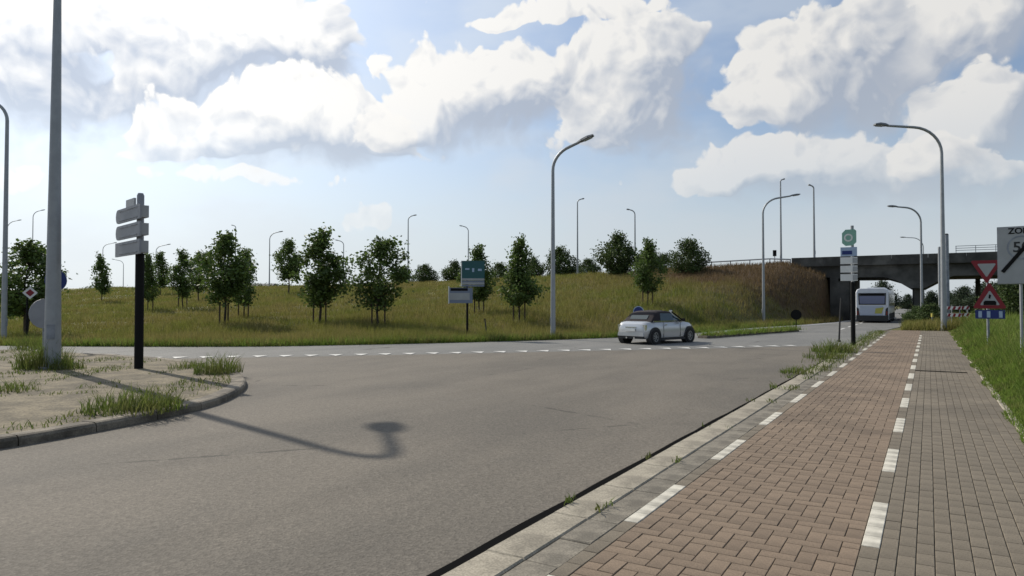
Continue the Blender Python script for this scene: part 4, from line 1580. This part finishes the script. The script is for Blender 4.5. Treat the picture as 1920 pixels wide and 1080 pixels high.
# dark scruffy strip along the far kerb
fl = smooth_poly(FAR[2:13], 5)
n = 26000
i_ = rng.integers(0, len(fl) - 1, n)
f_ = rng.random(n)
A_ = np.array([(q.x, q.y) for q in fl])
q_ = A_[i_] * (1 - f_)[:, None] + A_[i_ + 1] * f_[:, None]
q_ += np.array([-.75, .66]) * (rng.random(n) ** 1.4 * 1.6 + .02)[:, None]
Vb, Tb = blades(np.stack([q_[:, 0], q_[:, 1], terrain(q_[:, 0], q_[:, 1])], 1), .15 + .28 * rng.random(n), np.full(n, .03), .5, rng, False)
tag(link('kerbside_grass', soup('kerbside_grass', Vb, Tb, 'verge')), 'green grass fringe along the far kerb of the ring road', 'grass', kind='stuff')
# right-hand verge: tall lush weeds
n = 190000
y_ = 4 + 62 * rng.random(n) ** 1.35
x_ = XE - .10 - .06 * np.sin(y_ * 1.9) * np.cos(y_ * .7) + (rng.random(n) ** 1.25) * (3.4 + y_ * .16)
edge = np.clip((x_ - XE) / .9, 0, 1)
nz = hnoise(x_ * 3.1, y_ * 1.9) * .5 + .5
tall = edge * np.clip((y_ - 9) / 12, .25, 1)
h = (.10 + .34 * tall + .85 * tall * rng.random(n) * nz) * (.75 + .5 * rng.random(n))
h *= np.where(rng.random(n) < .03, 1.45, 1)
Vb, Tb = blades(np.stack([x_, y_, terrain(x_, y_)], 1), h, .010 + .0009 * y_, .42, rng)
tag(link('verge_weeds', soup('verge_weeds', Vb, Tb, 'verge')), 'tall green grass and weeds beside the footpath', 'grass', kind='stuff')
# grass beyond the end of the path
n = 40000
x_ = -1.5 + 9 * rng.random(n)
y_ = 48.7 + 24 * rng.random(n)
h = (.3 + .75 * rng.random(n)) * np.clip(1 - np.abs(x_ - 2) / 9, .4, 1)
Vb, Tb = blades(np.stack([x_, y_, terrain(x_, y_)], 1), h, np.full(n, .05), .4, rng, False)
tag(link('rough_grass', soup('rough_grass', Vb, Tb, 'hill')), 'rough dry grass where the path ends before the bridge', 'grass', kind='stuff')


def tuft(p, n, r, hmin, hmax, label, w=.014):
    a = rng.random(n) * 2 * PI
    rr = r * rng.random(n) ** .6
    P_ = np.stack([np.cos(a) * rr, np.sin(a) * rr, np.zeros(n)], 1)
    h = (hmin + (hmax - hmin) * rng.random(n)) * (1 - .45 * (rr / r) ** 2)
    V, T = blades(P_, h, np.full(n, w), .55, rng)
    o = link('weed_tuft', soup('weed_tuft', V, T, 'weed'), None, p)
    return tag(o, label, 'weeds')


tuft(pA + Vector((-.25, -.1, -.02)), 520, .62, .25, .95, 'tall grass tuft around the foot of the thick island lamp', .018)
tuft(pA + Vector((.5, .1, -.02)), 180, .4, .15, .5, 'low grass tuft between thick lamp and finger post', .016)
for (x_, y_, nn, r, h0, h1, lab) in (
        (250, 770, 560, .68, .14, .52, 'bushy grass tuft on the island kerb crossed by the lamp shadow'),
        (300, 768, 200, .4, .1, .32, 'smaller grass tuft on the kerb beside the lamp shadow'),
        (408, 700, 460, .55, .2, .62, 'bright grass tuft at the tip of the traffic island'),
        (350, 690, 140, .45, .1, .3, 'low grass tuft near the island tip behind the post shadow'),
        (28, 735, 130, .4, .08, .36, 'small sparse tuft on the sandy island paving'),
        (60, 655, 320, .7, .2, .8, 'tall weeds on the island beside the grey sign back')):
    p = flat(x_, y_, KH - .02)
    tuft(p, nn, r, h0, h1, lab, .014)
# scattered seedlings over the island paving
n = 34000
x_ = rng.uniform(-30, -9.8, n)
y_ = rng.uniform(-2, 11.3, n)
ip = [(q.x, q.y) for q in inner] + [(-40, -6)]
cl_ = hnoise(x_ * 6, y_ * 6.4) + .5 * hnoise(x_ * 15, y_ * 14) 
edge_d = np.min(np.hypot(x_[:, None] - np.array([q.x for q in inner])[None, ::2], y_[:, None] - np.array([q.y for q in inner])[None, ::2]), axis=1)
keep = inpoly(x_, y_, ip) & ((cl_ > .26) | ((edge_d < .35) & (cl_ > -.2)))
x_, y_ = x_[keep], y_[keep]
Vb, Tb = blades(np.stack([x_, y_, np.full(len(x_), KH - .015)], 1), .02 + .09 * rng.random(len(x_)), np.full(len(x_), .016), .9, rng)
tag(link('island_weeds', soup('island_weeds', Vb, Tb, 'weed')), 'small weeds scattered over the sandy traffic island', 'weeds', kind='stuff')
# weeds in the kerb strip, thickening towards the signpost
n = 5200
y_ = rng.uniform(2.5, 46, n)
x_ = np.where(rng.random(n) < .6, XK1 + rng.normal(0, .03, n), XK0 + rng.normal(0, .03, n))
cl_ = np.sin(y_ * 2.7) + np.sin(y_ * 6.1 + 1) + .7 * np.sin(y_ * 13.3)
thick = np.clip((y_ - 11) / 10, 0, 1)
keep = (cl_ > 1.55 - 1.7 * thick)
x_, y_, thick = x_[keep], y_[keep], thick[keep]
x_ = x_ + thick * rng.normal(0, .16, len(x_))
x_ = np.minimum(x_, XL0 - .02)
Vb, Tb = blades(np.stack([x_, y_, np.full(len(x_), .03)], 1), .03 + .05 * rng.random(len(x_)) + thick * .13 * rng.random(len(x_)), np.full(len(x_), .016), .8, rng)
tag(link('kerb_weeds', soup('kerb_weeds', Vb, Tb, 'weed')), 'weeds growing in the joints of the concrete kerb strip', 'weeds', kind='stuff')
for (x_, y_, nn, r, h1, lab) in ((1562, 660, 420, .75, .6, 'grass tuft on the kerb beside the thin leaning post'), (1545, 672, 260, .6, .4, 'low grass tuft on the kerb before the signpost'), (1495, 700, 160, .45, .25, 'small tuft in the kerb strip farther from the signpost')):
    p = flat(x_, y_, .03)
    p.x = min(p.x, XK1)
    tuft(p, nn, r, .1, h1, lab, .02)
# splitter island weeds
n = 2600
t_ = rng.random(n)
x_ = -9.4 + 2.5 * t_ + rng.normal(0, .22, n)
y_ = 33.5 + 10.6 * t_
Vb, Tb = blades(np.stack([x_, y_, np.full(n, .1)], 1), .1 + .3 * rng.random(n), np.full(n, .03), .6, rng, False)
tag(link('splitter_weeds', soup('splitter_weeds', Vb, Tb, 'verge')), 'green weeds covering the narrow splitter island', 'weeds', kind='stuff')
